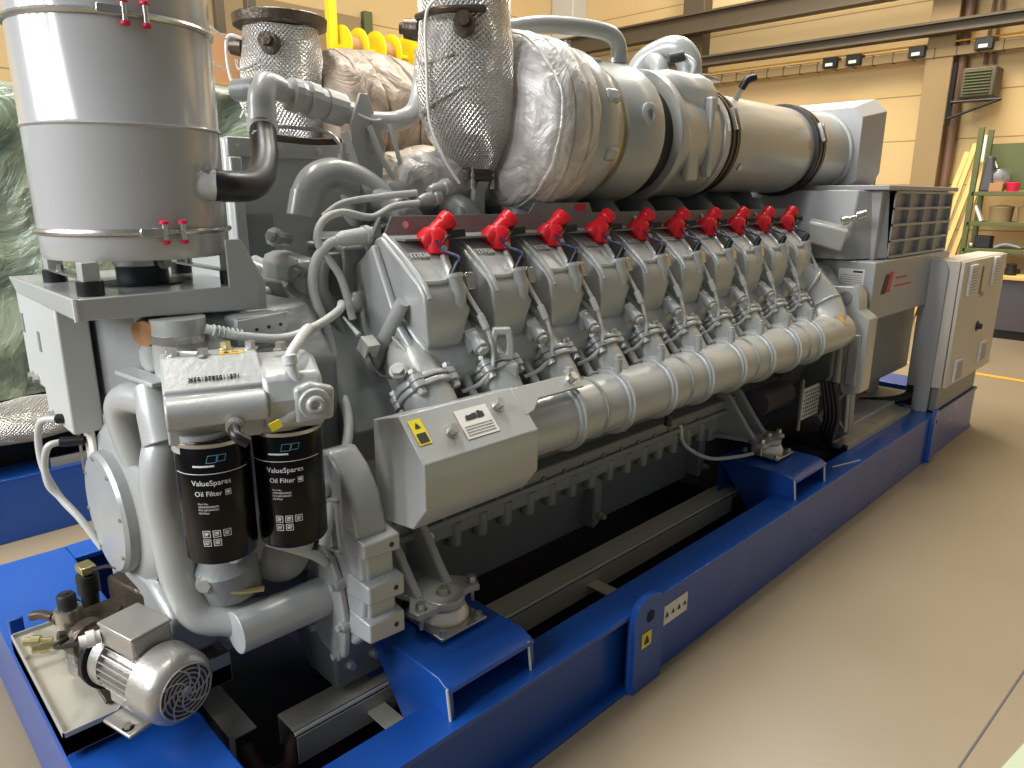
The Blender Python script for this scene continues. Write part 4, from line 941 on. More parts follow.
def compressor():
    x, z = -0.72, 1.865
    t = thing('compressor', 'grey ringed compressor housing between the silver blanket and the charge air box', 'compressor', (x,2.2,z-0.3))
    B().lathe((x,2.10,z),(0,1,0),[(0,0.20),(0.02,0.262),(0.08,0.285),(0.16,0.285),(0.24,0.262),(0.275,0.24),(0.28,0.20)],64).build('outer_ring','paint',t)
    for a in (0.35,-0.35,2.2): 
        p = V((x+cos(a)*0.28,2.26,z+sin(a)*0.28)); B().obox(p,(0.03,0.08,0.05),(cos(a),0,sin(a)),(0,1,0)).build('ring_lug','paint',t,bevel=0.012)
    B().lathe((x,2.375,z),(0,1,0),[(0,0.232),(0.04,0.232)],56).build('brass_band','brass',t)
    B().lathe((x,2.40,z),(0,1,0),[(0,0.20),(0.01,0.243),(0.10,0.262),(0.22,0.268),(0.25,0.262),(0.26,0.20)],64).build('inner_ring','paint',t)
    b = B().lathe((x+0.235,2.53,z+0.05),(1,-0.15,0.1),[(0,0.045),(0.03,0.045),(0.035,0.038),(0.035,0.02),(0.02,0.018)],24); b.build('oil_port','paint',t)
    B().cyl((x,2.65,z-0.01),(x,2.80,z-0.01),0.225,n=48).build('rubber_sleeve','rubber',t)
    b = B().box(x-0.03,x+0.05,2.38,2.50,z+0.20,z+0.27); b.build('top_block','ltgrey',t,bevel=0.012)
    # oil and water pipes on top
    b = B(); b.tube([(-0.86,1.95,2.20),(-0.80,2.10,2.235),(-0.74,2.28,2.245),(-0.70,2.40,2.235),(-0.68,2.44,2.19),(-0.68,2.44,2.10)],0.031,20,smooth=8); k = b.build('coolant_bow','paint',t)
    B().lathe((-0.68,2.44,2.115),(0,0,1),[(-0.03,0.04),(-0.01,0.045),(0,0.045),(0.0,0.036),(0.012,0.036),(0.012,0.042),(0.03,0.042)],24).build('pipe_union','bolt',k)
    b = B().tube([(-0.78,2.40,2.08),(-0.78,2.40,2.20)],[0.022,0.012],12,smooth=0); b.tube([(-0.86,2.44,2.08),(-0.86,2.44,2.17)],0.016,12,smooth=0); b.build('vent_nipple','paint',t)
    # charge air box casting
    b = B().lathe((x,2.79,z),(0,1,0),[(0,0.20),(0.01,0.262),(0.05,0.268),(0.08,0.255),(0.14,0.245),(0.50,0.235)],56); cb = b.build('inlet_cone','paint',t)
    ring = lambda y,w,h,zc,c: [(x-w,y,zc-h+c),(x-w+c,y,zc-h),(x+w-c,y,zc-h),(x+w,y,zc-h+c),(x+w,y,zc+h-c),(x+w-c*0.4,y,zc+h-c*0.35),(x+w-c,y,zc+h),(x-w+c,y,zc+h),(x-w+c*0.4,y,zc+h-c*0.35),(x-w,y,zc+h-c)]
    b = B().loft([ring(2.80,0.16,0.14,z+0.08,0.08),ring(2.90,0.205,0.19,z+0.07,0.08),ring(3.22,0.21,0.20,z+0.065,0.08),ring(3.27,0.19,0.17,z+0.05,0.07)]); b.build('charge_air_box','paint',t,bevel=0.01)
    B().box(x+0.205,x+0.245,3.10,3.14,z-0.16,z+0.16).build('box_rib','paint',t,bevel=0.008)
    B().obox((x+0.222,2.97,z-0.08),(0.03,0.10,0.20),(1,0,0),(0,1,0)).build('box_pad','paint',t,bevel=0.008)
    B().lathe((x,3.24,z),(0,1,0),[(0,0.20),(0.02,0.245),(0.08,0.248),(0.10,0.235)],56).build('outlet_collar','paint',t)
    # twin pipe bends on top of the box
    b = B(); b.tube([(x+0.02,2.98,z+0.22),(x+0.02,2.98,z+0.33),(x-0.02,2.95,z+0.39),(x-0.10,2.93,z+0.39),(x-0.18,2.90,z+0.34),(x-0.22,2.88,z+0.22)],[0.055,0.055,0.055,0.05,0.05,0.05],24,smooth=8); k = b.build('top_bend','paint',t)
    B().xy([(x-0.10,2.90),(x+0.12,2.90),(x+0.14,2.94),(x+0.12,3.08),(x-0.08,3.08),(x-0.12,2.98)],z+0.255,z+0.27).build('bend_flange','paint',k,bevel=0.003)
    b = B(); b.torus((x-0.12,2.90,z+0.27),(0.5,1,0),0.075,0.04,28,12); b.build('twin_bend','paint',t)
    b = B(); b.tube([(x+0.10,3.14,z+0.22),(x+0.11,3.17,z+0.30),(x+0.06,3.16,z+0.34)],0.014,10); k = b.build('sensor_tube','paint',t)
    B().cyl((x+0.07,3.14,z+0.34),(x+0.02,3.10,z+0.33),0.022,n=12).build('sensor_connector','rubber',k)
compressor()
def remap_y(o, keep, xs, ys):
    for c in o.children:
        if c.name.split('.')[0] in keep: continue
        off = world_loc(c).y
        for v in c.data.vertices:
            y = v.co.y+off
            for a_, b_, p_, q_ in zip(xs[:-1], xs[1:], ys[:-1], ys[1:]):
                if y <= b_ or b_ == xs[-1]:
                    v.co.y = p_+(y-a_)*(q_-p_)/(b_-a_)-off; break
        remap_y(c, keep, xs, ys)
remap_y(bpy.data.objects['compressor'], ('coolant_bow','top_bend','twin_bend','pipe_union','bend_flange'), (2.0,2.10,2.375,2.40,2.66,2.80,3.27,3.40), (1.90,1.99,2.22,2.25,2.47,2.58,2.96,3.04))

def charge_air():
    x, z, r = -0.72, 1.868, 0.222
    t = thing('charge_air_pipe', 'large smooth grey pipe along the top, held by black clamped sleeves', 'pipe', (x,3.0,z-r))
    B().lathe((x,3.06,z),(0,1,0),[(0,r-0.01),(0.0,r),(0.90,r),(0.92,r-0.002)],64).build('pipe_body','paint',t)
    for y in (3.01,3.93):
        s = B().lathe((x,y,z),(0,1,0),[(-0.02,r),(-0.016,r+0.016),(0.085,r+0.016),(0.09,r)],64).build('rubber_sleeve','rubber',t)
        for dy in (0.012,0.052):
            B().lathe((x,y+dy,z),(0,1,0),[(0,r+0.016),(0,r+0.020),(0.012,r+0.020),(0.012,r+0.016)],64).build('hose_clamp','oily',s)
            k = B(); a = 0.35
            k.obox((x+cos(a)*(r+0.026),y+dy+0.006,z+sin(a)*(r+0.026)),(0.016,0.010,0.10),(cos(a),0,sin(a)),(0,1,0)); k.build('clamp_screw','bolt',s)
    B().lathe((x,4.00,z),(0,1,0),[(0,r),(0.38,r),(0.39,r+0.005)],64).build('end_stub','paint',t)
    k = B().cyl((x+0.10,3.26,z+0.19),(x+0.13,3.26,z+0.24),0.014,n=12).build('probe','steel',t)
    B().tube([(x+0.13,3.26,z+0.24),(x+0.15,3.27,z+0.275),(x+0.165,3.31,z+0.29)],0.018,10).build('probe_connector','black',k)
    b = B().lathe((x+0.19,3.18,z-0.11),(1,0,-0.5),[(0,0.016),(0.012,0.016),(0.012,0.008)],14); b.build('plug','bolt',t)
    b = B(); text_geo(b,'220',0.05,lambda u,v,h: V((x+cos(0.05+v/r)*(r+0.001+h), 3.85+u*0+0.0, z+sin(0.05+v/r)*(r+0.001+h))) + V((0,u*0.6,0)),0.0003); b.build('stencil','gold',t)
    o = B().cyl((-0.95,2.85,2.06),(-0.88,3.45,2.00),0.10,n=28).build('bypass_pipe','paint',t)
    # chamfered hood
    t = thing('charge_air_hood', 'angular grey sheet metal hood with chamfered corners above the generator', 'hood', (-1.0,4.38,1.63))
    y0,y1 = 4.40,4.75
    x0,x1,zb,zt = -1.55,-0.435,1.645,2.2
    def rg(y,c,top): return [(x0,y,zb),(x1-c,y,zb),(x1,y,zb+c),(x1,y,top-c),(x1-c,y,top),(x0,y,top)]
    b = B().loft([[(x0,y0,zb-0.02),(x1-0.12,y0,zb-0.02),(x1-0.02,y0,zb+0.075),(x1-0.02,y0,2.06),(x1-0.075,y0,2.115),(x0,y0,2.115)],
                  [(x0,y0+0.30,zb-0.02+0.05),(x1-0.04,y0+0.30,zb+0.03),(x1,y0+0.30,zb+0.12),(x1,y0+0.30,2.11),(x1-0.09,y0+0.34,2.19),(x0,y0+0.34,2.19)]])
    b.build('hood_shell','cabgrey',t,bevel=0.003)
    B().box(x0,x1-0.1,y0-0.02,y0+0.4,zb-0.045,zb-0.02).build('hood_rim','dark_cast',t)
    B().lathe((x,4.37,z),(0,1,0),[(0,r+0.0),(0.0,r+0.014),(0.03,r+0.014)],56).build('pipe_seat','ltgrey',t)
charge_air()

# ================================================================== GENERATOR AND FLYWHEEL HOUSING
def generator():
    t = thing('generator', 'grey box-shaped electric generator with a louvred terminal box at the far end of the frame', 'generator', (-0.9,4.0,0.3))
    B().box(-1.65,-0.15,4.0,5.3,0.98,1.295).build('upper_housing','cabgrey',t,bevel=0.008)
    B().lathe((-0.9,4.0,0.80),(0,1,0),[(0,0.52),(0.02,0.60),(1.25,0.60),(1.3,0.5)],12,ph=pi/12).build('stator_body','dark_cast',t,bevel=0.01)
    B().box(-1.52,-0.30,4.05,5.3,0.50,0.98).build('stator_side','dark_cast',t,bevel=0.02)
    B().box(-0.55,-0.22,4.15,5.2,0.31,0.36).build('generator_foot','cabgrey',t,bevel=0.006)
    B().box(-1.60,-1.30,4.15,5.2,0.31,0.36).build('generator_foot','cabgrey',t,bevel=0.006)
    B().box(-0.46,-0.40,4.3,5.1,0.35,0.55).build('foot_web','cabgrey',t,bevel=0.006)
    # terminal box with an open grid side
    b = B().box(-1.60,-0.205,4.12,5.28,1.295,1.66); tb = b.build('terminal_box','cabgrey',t,bevel=0.006)
    B().box(-1.65,-0.16,4.08,5.32,1.66,1.685).build('terminal_lid','cabgrey',tb,bevel=0.004)
    B().xz([(-0.26,1.295),(-0.17,1.295),(-0.17,1.66),(-0.26,1.66)],4.22,4.235).build('grid_bar','cabgrey',tb)
    for k in range(5): B().box(-0.26,-0.175,4.22+k*0.262,4.232+k*0.262,1.31,1.655).build('grid_bar','cabgrey',tb)
    for k in range(5): B().box(-0.26,-0.170,4.22,5.265,1.30+k*0.086,1.312+k*0.086).build('grid_shelf','cabgrey',tb)
    B().prism([(0,0),(0.40,0.0),(0.30,0.34),(0.10,0.34)],(-1.0,4.0,1.30),(1,0,0),(0,0,1),(0,1,0),0.0,0.12).build('front_hood','cabgrey',t,bevel=0.006)
    b = B().hexa([(-0.95,3.86,1.30),(-0.30,3.98,1.30),(-0.17,4.22,1.30),(-0.95,4.22,1.30),(-0.95,3.90,1.66),(-0.30,4.05,1.66),(-0.20,4.22,1.66),(-0.95,4.22,1.66)]); b.build('air_duct','cabgrey',t,bevel=0.006)
    # labels
    b = B(); f = plane_map((-0.26,3.999,1.20),(1,0,0),(0,0,1)); b.bm.faces.new([b.bm.verts.new(f(a,c,0.001)) for a,c in ((-.075,-.055),(.06,-.055),(.06,.055),(-.075,.055))]); l = b.build('rating_label','label',t)
    b = B()
    for k in range(6): b.bm.faces.new([b.bm.verts.new(f(a,c,0.002)) for a,c in ((-.065,-.040+k*.012),(.05,-.040+k*.012),(.05,-.038+k*.012),(-.065,-.038+k*.012))])
    b.bm.faces.new([b.bm.verts.new(f(a,c,0.002)) for a,c in ((.0,.035),(.05,.035),(.05,.045),(.0,.045))]); b.build('label_print','ink',l)
    f = plane_map((-0.149,4.22,1.17),(0,1,0),(0,0,1)); b = B()
    b.bm.faces.new([b.bm.verts.new(f(a,c,0.001)) for a,c in ((-.03,-.05),(.035,-.05),(.07,.06),(.02,.06))]); l = b.build('maker_emblem','redink',t)
    b = B(); b.bm.faces.new([b.bm.verts.new(f(a,c,0.001)) for a,c in ((-.10,-.055),(-.035,-.055),(.0,.05),(-.05,.05))]); b.build('emblem_block','ink',l)
    b = B().box(-0.1495,-0.1485,4.33,4.52,1.185,1.195).box(-0.1495,-0.1485,4.33,4.60,1.140,1.150); b.build('print_line','redink',l)
    # flywheel housing arch with eye and y-shaped foot
    t = ENG
    B().lathe((-0.9,3.76,0.86),(0,1,0),[(0,0.46),(0.10,0.50),(0.22,0.50)],40).build('flywheel_housing','bench',t,bevel=0.01)  # dark colour stands in for the shade inside the opening
    arch = [(-0.46,1.25),(-0.44,1.285),(-0.37,1.265),(-0.30,1.175),(-0.19,1.18),(-0.16,1.14),(-0.15,1.06),(-0.092,1.02),(-0.09,0.63),(-0.18,0.60),(-0.20,0.63),(-0.21,0.89),(-0.23,0.99),(-0.35,1.14)]
    o = B().xz(arch,3.84,3.96).build('support_arch','paint',t,bevel=0.008)
    B().lathe((-0.225,3.838,1.12),(0,-1,0),[(0,0.034),(0.006,0.034),(0.006,0.022),(0.001,0.022)],28).build('eye_ring','dark_cast',o)
    B().box(-0.175,-0.120,3.825,3.845,0.665,0.935).build('arch_panel','cast',o,bevel=0.006)
    B().prism([(-0.40,1.22),(-0.37,1.24),(-0.21,1.03),(-0.235,1.02)],(0,0,0),(1,0,0),(0,0,1),(0,1,0),3.825,3.845).build('arch_rib','cast',o,bevel=0.004)
    B().xz([(-0.34,0.63),(-0.15,0.65),(-0.135,0.39),(-0.20,0.335),(-0.31,0.45)],3.87,3.94).build('foot_plate','dark_cast',o,bevel=0.008)
    for a,b2 in (((-0.33,3.86,0.62),(-0.16,3.86,0.42)),((-0.17,3.86,0.62),(-0.29,3.86,0.47)),((-0.16,3.86,0.63),(-0.15,3.86,0.40)),((-0.30,3.86,0.46),(-0.20,3.86,0.35))):
        B().tube([a,b2],0.011,8,smooth=0).build('foot_rib','paint',o)
    B().cyl((-0.40,3.70,1.30),(-0.40,3.62,1.32),0.045,n=20).build('rear_port','rubber',t)
    # small mesh guard under the pipe end
    g = B().box(-0.215,-0.205,3.40,3.60,0.55,0.71).build('mesh_guard','ltgrey',t,bevel=0.003)
    for iy in range(8):
        for iz in range(7):
            B().cyl((-0.2051,3.42+iy*0.0225+(0.011 if iz%2 else 0),0.57+iz*0.020),(-0.204,3.42+iy*0.0225+(0.011 if iz%2 else 0),0.57+iz*0.020),0.007,n=6).build('mesh_hole','ink',g) if iy*7+iz < 56 else None
    B().box(-0.215,-0.205,3.385,3.40,0.50,0.76).build('guard_strap','dark_cast',t); B().cyl((-0.40,3.30,0.62),(-0.40,3.60,0.62),0.07,n=24).build('starter_motor','bench',t)
    B().obox((-0.42,3.55,0.84),(0.30,0.12,0.06),(1,0,0.3),(0,1,0)).build('pipe_bracket','dark_cast',t,bevel=0.006)
    # cables bending to the frame
    for k in range(4):
        b = B(); b.tube([(-0.20+0.02*k,3.60,0.72),(-0.17+0.02*k,3.62,0.55),(-0.19+0.015*k,3.66,0.40),(-0.15,3.78,0.335+0.012*k),(-0.18,3.92,0.33)],0.013,10)
        o = b.build('power_cable','black'); tag(o,'black cable hanging under the rear end of the collector pipe, %s of four'%('leftmost','second from left','third from left','rightmost')[k],'cable','black cables by the rear mount')
    # grey actuator box with a brass fitting behind the last head
    t2 = thing('actuator_box','small tilted grey metal box with a shiny fitting behind the last red cap','box',(-0.36,3.78,1.36))
    u = V((0.9,0.35,-0.25)).normalized(); w = V((0.2,0.0,1)).normalized()
    B().obox((-0.37,3.86,1.435),(0.20,0.17,0.11),u,(0,1,0)).build('box_body','paint',t2,bevel=0.012)
    b = B().lathe((-0.31,3.90,1.50),(0.8,0.6,0.35),[(0,0.022),(0.03,0.022),(0.03,0.014),(0.07,0.014),(0.07,0.024),(0.12,0.024),(0.12,0.012)],16); b.build('fitting','steel',t2)
generator()

def control_cabinet():
    t = thing('control_cabinet','cream control cabinet with vents and a rotary switch at the far frame end','cabinet',(0.0,4.95,0.3))
    x0,x1,y0,y1,z0,z1 = -0.16,-0.0,4.97,6.02,0.46,1.255
    B().box(x0,x1,y0,y1,z0,z1).build('cabinet_body','cream',t,bevel=0.006)
    d = B().box(x1+0.004,x1+0.024,y0+0.005,y1-0.005,z0+0.005,z1-0.005).build('cabinet_door','cream',t,bevel=0.004)
    B().xz([(-0.19,0.30),(-0.055,0.30),(-0.052,1.20),(-0.085,1.262),(-0.19,1.262)],4.945,4.962).build('shadow_plate','cabgrey',t,bevel=0.002)  # grey chamfered plate added in place of the shadow on the cabinet side
    B().box(-0.185,-0.145,4.941,4.946,0.33,0.46).build('cable_slot','black',t)
    for (y,z,h) in ((5.16,1.13,0.19),(5.72,1.15,0.19),(5.16,0.56,0.14),(5.72,0.60,0.14)):
        v = B().box(x1+0.024,x1+0.040,y-0.075,y+0.075,z-h/2,z+h/2).build('vent_grille','label',d,bevel=0.003)
        for k in range(9): 
            zz = z-h/2+0.012+k*(h-0.02)/9; B().box(x1+0.040,x1+0.044,y-0.065,y+0.065,zz,zz+0.005).build('vent_slat','cabgrey',v)
    B().lathe((x1+0.024,5.50,0.80),(1,0,0),[(0,0.034),(0.006,0.034),(0.006,0.02),(0.03,0.018)],24).build('rotary_switch','black',d)
    B().box(x1+0.0245,x1+0.030,5.46,5.52,1.0,1.03).build('door_plate','cabgrey',d)
    B().box(x1+0.0245,x1+0.028,5.40,5.43,1.02,1.20).build('door_strip','column',d)
    B().box(-0.15,-0.02,5.0,5.9,0.30,0.46).build('plinth','dark_cast',t,bevel=0.005)
    b = B().tube([(-0.9,4.55,0.34),(-0.5,4.7,0.33),(-0.22,4.9,0.36),(-0.16,5.0,0.42)],0.03,10); o = b.build('cable_bundle','black'); tag(o,'thick black cable bundle running into the slot of the control cabinet plate','cable')
    tag(B().obox((-0.55,4.75,0.37),(0.35,0.25,0.02),(1,0.5,0.15),(0,1,0)).build('cardboard_sheet','carton'),'tan cardboard sheet lying under the generator','cardboard')
control_cabinet()

# ================================================================== AIR FILTER AND CONSOLE
def turn(objs, pivot, ang):
    R = Matrix.Translation(V(pivot)) @ Matrix.Rotation(ang,4,'Z') @ Matrix.Translation(-V(pivot))
    for o in objs:
        w = Matrix.Translation(world_loc(o)); o.data.transform(w.inverted() @ R @ w)
        turn(list(o.children), pivot, ang)

def air_filter():
    cx, cy, r = -0.81, 0.635, 0.218
    t = thing('console_plate','grey console plate with folded edges carrying the air filter drum','console',(-0.9,0.62,1.34))
    B().xy([(-1.22,0.42),(-0.575,0.415),(-0.575,0.835),(-1.22,0.84)],1.392,1.40).build('top_sheet','gloss',t,bevel=0.002)
    B().yz([(0.415,1.352),(0.415,1.40),(0.835,1.40),(0.835,1.335)],-0.583,-0.573).build('side_flange','paint',t,bevel=0.003)
    B().xz([(-1.22,1.40),(-1.14,1.362),(-0.575,1.352),(-0.575,1.40)],0.412,0.420).build('front_flange','paint',t,bevel=0.003)
    b = B().prism([(-0.02,1.335),(0.085,1.335),(0.085,1.42),(0.02,1.50),(-0.17,1.56),(-0.17,1.40)],(-0.58,0.838,0),(1,0,0),(0,0,1),(0,1,0),-0.004,0.004)
    b = B().prism([(0.835,1.335),(0.855,1.335),(0.856,1.405),(0.80,1.515),(0.76,1.515),(0.76,1.40)],(-0.58,0,0),(0,1,0),(0,0,1),(1,0,0),-0.004,0.004); b.build('gusset','paint',t,bevel=0.002)
    B().tube([(-0.577,0.415,1.35),(-0.577,0.415,1.40)],0.006,8,smooth=0).build('weld_seam','ltgrey',t)
    # support plate with four holes below
    p = B().yz([(0.735,1.262),(0.865,1.272),(0.87,1.335),(0.735,1.325)],-0.502,-0.496).build('hole_plate','paint',t,bevel=0.002)
    for k in range(4):
        y = 0.752+k*0.032; B().cyl((-0.497,y,1.295+0.003*k),(-0.4945,y,1.295+0.003*k),0.0045,n=12).build('hole','black',p)
    B().hexa([(-0.66,0.72,1.20),(-0.52,0.72,1.20),(-0.52,0.90,1.20),(-0.66,0.90,1.20),(-0.62,0.74,1.33),(-0.51,0.74,1.33),(-0.51,0.87,1.33),(-0.62,0.87,1.33)]).build('console_bracket','dark_cast',t,bevel=0.008)
    # the drum
    d = thing('air_filter','large grey cylindrical air filter drum with two clamp rings and red tipped latches','air filter',(cx,cy,1.40))
    B().lathe((cx,cy,0),(0,0,1),[(1.468,r-0.05),(1.472,r-0.008),(1.485,r-0.002),(1.53,r-0.0005),(1.77,r),(1.775,r+0.005),(1.782,r),(2.0,r+0.001),(2.16,r),(2.17,r-0.02)],96).build('drum','gloss',d)
    for z, nm in ((1.537,'lower'),(2.0,'upper')):
        k = B().lathe((cx,cy,z),(0,0,1),[(-0.008,r),(-0.006,r+0.006),(0,r+0.009),(0.006,r+0.006),(0.008,r)],96).build('clamp_ring','steel',d)
        a0 = -0.06 if nm == 'lower' else -0.19
        for j in range(2):
            a = a0+0.18*j; p = V((cx+cos(a)*(r+0.018),cy+sin(a)*(r+0.018),z))
            l = B().cyl(p-V((0,0,0.018)),p+V((0,0,0.018)),0.006,n=12).build('latch_pin','bolt',k)
            for s in (-1,1): B().lathe(p+V((0,0,0.019*s)),(0,0,s),[(0,0.010),(0.006,0.010),(0.009,0.006)],14).build('red_tip','redink',l)
        a = a0+0.09; p = V((cx+cos(a)*(r+0.014),cy+sin(a)*(r+0.014),z)); tt = V((-sin(a),cos(a),0))
        B().obox(p,(0.05,0.008,0.010),tt,(0,0,1)).build('latch_link','steel',k,bevel=0.002)
        p = p-tt*0.05; B().obox(p,(0.05,0.014,0.020),tt,(cos(a),sin(a),0)).build('latch_arm','steel',k,bevel=0.002)
    # feet on rubber pads
    for (x,y) in ((-0.625,0.462),(-0.64,0.795),(-0.985,0.475),(-0.99,0.80)):
        f = B().box(x-0.022,x+0.022,y-0.018,y+0.018,1.432,1.475).build('foot','paint',d,bevel=0.002)
        B().cyl((x,y,1.401),(x,y,1.432),0.028,n=28).build('rubber_foot','black',f)
    for y in (0.47,0.79):
        B().box(-0.99,-0.62,y-0.012,y+0.012,1.430,1.436).build('foot_bar','steel',d)
        B().bolt((-0.90,y,1.436),(0,0,1),0.008,0.012).build('foot_bolt','bolt',d)
    B().cyl((cx,cy,1.401),(cx,cy,1.445),0.062,n=40).build('outlet_sleeve','green_rubber',d)
    B().lathe((cx,cy,1.445),(0,0,1),[(0,0.064),(0.002,0.067),(0.018,0.067),(0.02,0.062)],40).build('sleeve_clamp','steel',d)
    B().bolt((cx+0.075,cy+0.03,1.455),(1,0.2,0),0.012,0.014).build('clamp_screw','bolt',d)
    B().cyl((cx,cy,1.4005),(cx,cy,1.404),0.10,n=40).build('sleeve_collar','black',d)
    # breather connection: collar, rubber hose, elbow
    a = radians(70)
    B().cyl((-0.645,0.715,1.645),(-0.606,0.772,1.645),0.035,n=28).build('drum_nozzle','ltgrey',d)
    B().bolt((-0.60,0.74,1.685),(1,0,0.3),0.010,0.012).build('nozzle_screw','bolt',d)
    h = B().tube([(-0.612,0.765,1.645),(-0.605,0.80,1.642),(-0.64,0.865,1.645),(-0.72,0.935,1.67),(-0.81,0.995,1.72),(-0.875,1.03,1.78),(-0.905,1.045,1.83)],0.038,28,smooth=10)
    o = h.build('breather_hose','black'); tag(o,'thick black rubber hose bending from the air filter drum up to the grey elbow','hose')
    t = thing('breather_elbow','grey pipe elbow with large union nuts between the black hose and the bracket plate','pipe fitting',(-0.92,1.06,1.82))
    B().tube([(-0.905,1.045,1.815),(-0.91,1.05,1.86),(-0.915,1.055,1.90),(-0.93,1.08,1.935),(-0.94,1.13,1.93)],[0.043,0.040,0.040,0.040,0.036],28,smooth=8).build('elbow','paint',t)
    B().cyl((-1.02,1.03,1.925),(-0.93,1.055,1.925),0.032,n=24).build('elbow_stub','dark_cast',t)
    b = B().lathe((-0.94,1.13,1.925),(-0.08,1,-0.16),[(0,0.030),(0.03,0.030),(0.03,0.050),(0.055,0.052),(0.075,0.045),(0.085,0.045),(0.085,0.055),(0.12,0.055),(0.12,0.047),(0.15,0.047),(0.15,0.052),(0.22,0.052),(0.225,0.035),(0.27,0.035)],16); b.build('union_nut','paint',t,angle=20)
    B().cyl((-0.905,1.045,1.80),(-0.905,1.045,1.835),0.044,n=28).build('hose_collar','ltgrey',t)
    B().bolt((-0.87,1.01,1.79),(0.6,-0.7,0.2),0.010,0.014).build('clamp_screw','bolt',t)
air_filter()

def rear_front_details():
    # grey casing behind the drum, bracket plate with tools hooks
    ic = B().box(-1.55,-1.12,1.02,1.55,1.0,1.80).build('intercooler_housing','paint',ENG,bevel=0.015)
    B().box(-1.12,-1.112,1.05,1.16,1.42,1.56).build('housing_plate','dark_cast',ic,bevel=0.004)
    B().box(-1.125,-1.10,1.02,1.55,1.74,1.80).build('housing_flange','paint',ic,bevel=0.004)
    for yy in (1.06,1.20,1.34,1.48): B().bolt((-1.10,yy,1.77),(1,0,0),0.009,0.008).build('flange_bolt','bolt',ic)
    B().box(-1.13,-1.09,1.02,1.06,1.05,1.74).build('housing_rib','paint',ic,bevel=0.006)
    B().box(-1.30,-0.80,0.95,1.20,1.10,1.36).build('cooler_foot','cast',ENG,bevel=0.02)
    b = B().yz([(1.34,1.74),(1.45,1.66),(1.47,1.78),(1.41,1.94),(1.38,1.94),(1.34,1.84)],-0.905,-0.893); o = b.build('bracket_plate','paint',ENG,bevel=0.002)
    B().obox((-0.89,1.33,1.76),(0.006,0.03,0.12),(1,0,0),(0,1,0.35)).build('white_tag','label',o)
    b = B().tube([(-0.88,1.40,1.84),(-0.86,1.43,1.74),(-0.83,1.50,1.62)],0.010,10,smooth=0); b.build('bracket_strut','ltgrey',o)
    b = B().tube([(-0.85,1.46,1.85),(-0.83,1.49,1.70),(-0.80,1.54,1.60)],0.008,10,smooth=0); b.build('bracket_strut','ltgrey',o)
    b = B().tube([(-0.90,1.36,1.88),(-0.88,1.42,1.86),(-0.90,1.50,1.88)],0.004,6); b.build('lock_wire','label',o)
    # open elbow on the coolant line
    b = B().tube([(-0.86,1.145,1.615),(-0.86,1.18,1.665),(-0.86,1.25,1.685),(-0.84,1.33,1.655),(-0.81,1.39,1.59),(-0.80,1.41,1.50)],[0.048,0.05,0.052,0.055,0.058,0.06],28,smooth=8,cap=True); k = b.build('water_elbow','paint',ENG)
    b = B().lathe((-0.86,1.145,1.60),(0,0.25,1),[(-0.045,0.038),(-0.045,0.052),(0.03,0.052),(0.03,0.048)],28); b.build('elbow_rim','paint',k)
    B().lathe((-0.85,1.28,1.73),(0,0,1),[(0,0.018),(0.02,0.018),(0.02,0.010),(0.05,0.008)],14).build('vent_nipple','paint',k)
    B().tube([(-0.85,1.28,1.76),(-0.88,1.25,1.81),(-0.95,1.18,1.825),(-1.02,1.08,1.83)],0.006,8).build('steel_line','steel',ENG)
    B().tube([(-1.0,1.08,1.80),(-0.99,1.25,1.79),(-0.96,1.40,1.80)],0.011,8).build('steel_line','oily',ENG)
    # pipe rising in a bend between the two turbochargers
    b = B().tube([(-0.92,1.42,1.86),(-0.90,1.52,1.865),(-0.88,1.585,1.90),(-0.875,1.615,1.98),(-0.865,1.625,2.08),(-0.83,1.66,2.18),(-0.82,1.70,2.30)],0.032,24,smooth=8); b.build('rising_pipe','paint',ENG)
    b = B().tube([(-0.60,1.50,2.20),(-0.68,1.49,2.16),(-0.70,1.50,2.0),(-0.69,1.50,1.85),(-0.65,1.52,1.74),(-0.62,1.56,1.66)],0.005,8,smooth=8); b.build('pressure_line','label',ENG)
    B().tube([(-1.30,1.06,2.165),(-1.40,1.16,2.155),(-1.44,1.20,2.15)],0.004,8,smooth=0).build('pressure_line','label',ENG)
    B().tube([(-1.30,1.07,2.05),(-1.42,1.18,2.045)],0.003,8,smooth=0).build('pressure_line','label',ENG)
    b = B().tube([(-1.44,1.26,2.16),(-1.47,1.22,2.16),(-1.48,1.22,2.05),(-1.45,1.24,1.95),(-1.42,1.26,1.88)],0.006,8); b.build('pressure_line','label',ENG)
    for (cx_,cy_,cz_,rr_,mt,sd) in ((-0.98,1.62,1.62,0.15,'brown_blanket',1.0),(-0.80,1.60,1.66,0.10,'blanket',2.0)):
        lg = wrinkled((cx_,cy_-0.12,cz_),(0,1,0.1),[(0,rr_*0.5),(0.03,rr_*0.9),(0.12,rr_),(0.30,rr_*1.05),(0.36,rr_*0.7)],0,0,n=56).build('pipe_lagging',mt,ENG,angle=80); noisy(lg,0.02,9.0,sd)
    # conduits
    M_ = 'hose'
    c = B().lathe((-0.575,1.09,1.505),(0,1,0.09),[(-0.02,0.012),(0,0.022),(0.07,0.024),(0.07,0.028),(0.085,0.028),(0.085,0.022),(0.10,0.022)],20).build('cable_plug',M_,ENG)
    B().lathe((-0.575,1.19,1.514),(0,1,0.09),[(0,0.024),(0.05,0.026),(0.055,0.020)],20).build('plug_socket','rubber',c)
    B().tube([(-0.578,1.08,1.503),(-0.59,1.05,1.488),(-0.60,1.015,1.44),(-0.60,1.005,1.36),(-0.58,1.03,1.24),(-0.52,1.02,1.12),(-0.40,0.97,1.02),(-0.33,0.88,0.90),(-0.32,0.83,0.76)],0.0135,14,smooth=8).build('conduit',M_,ENG)
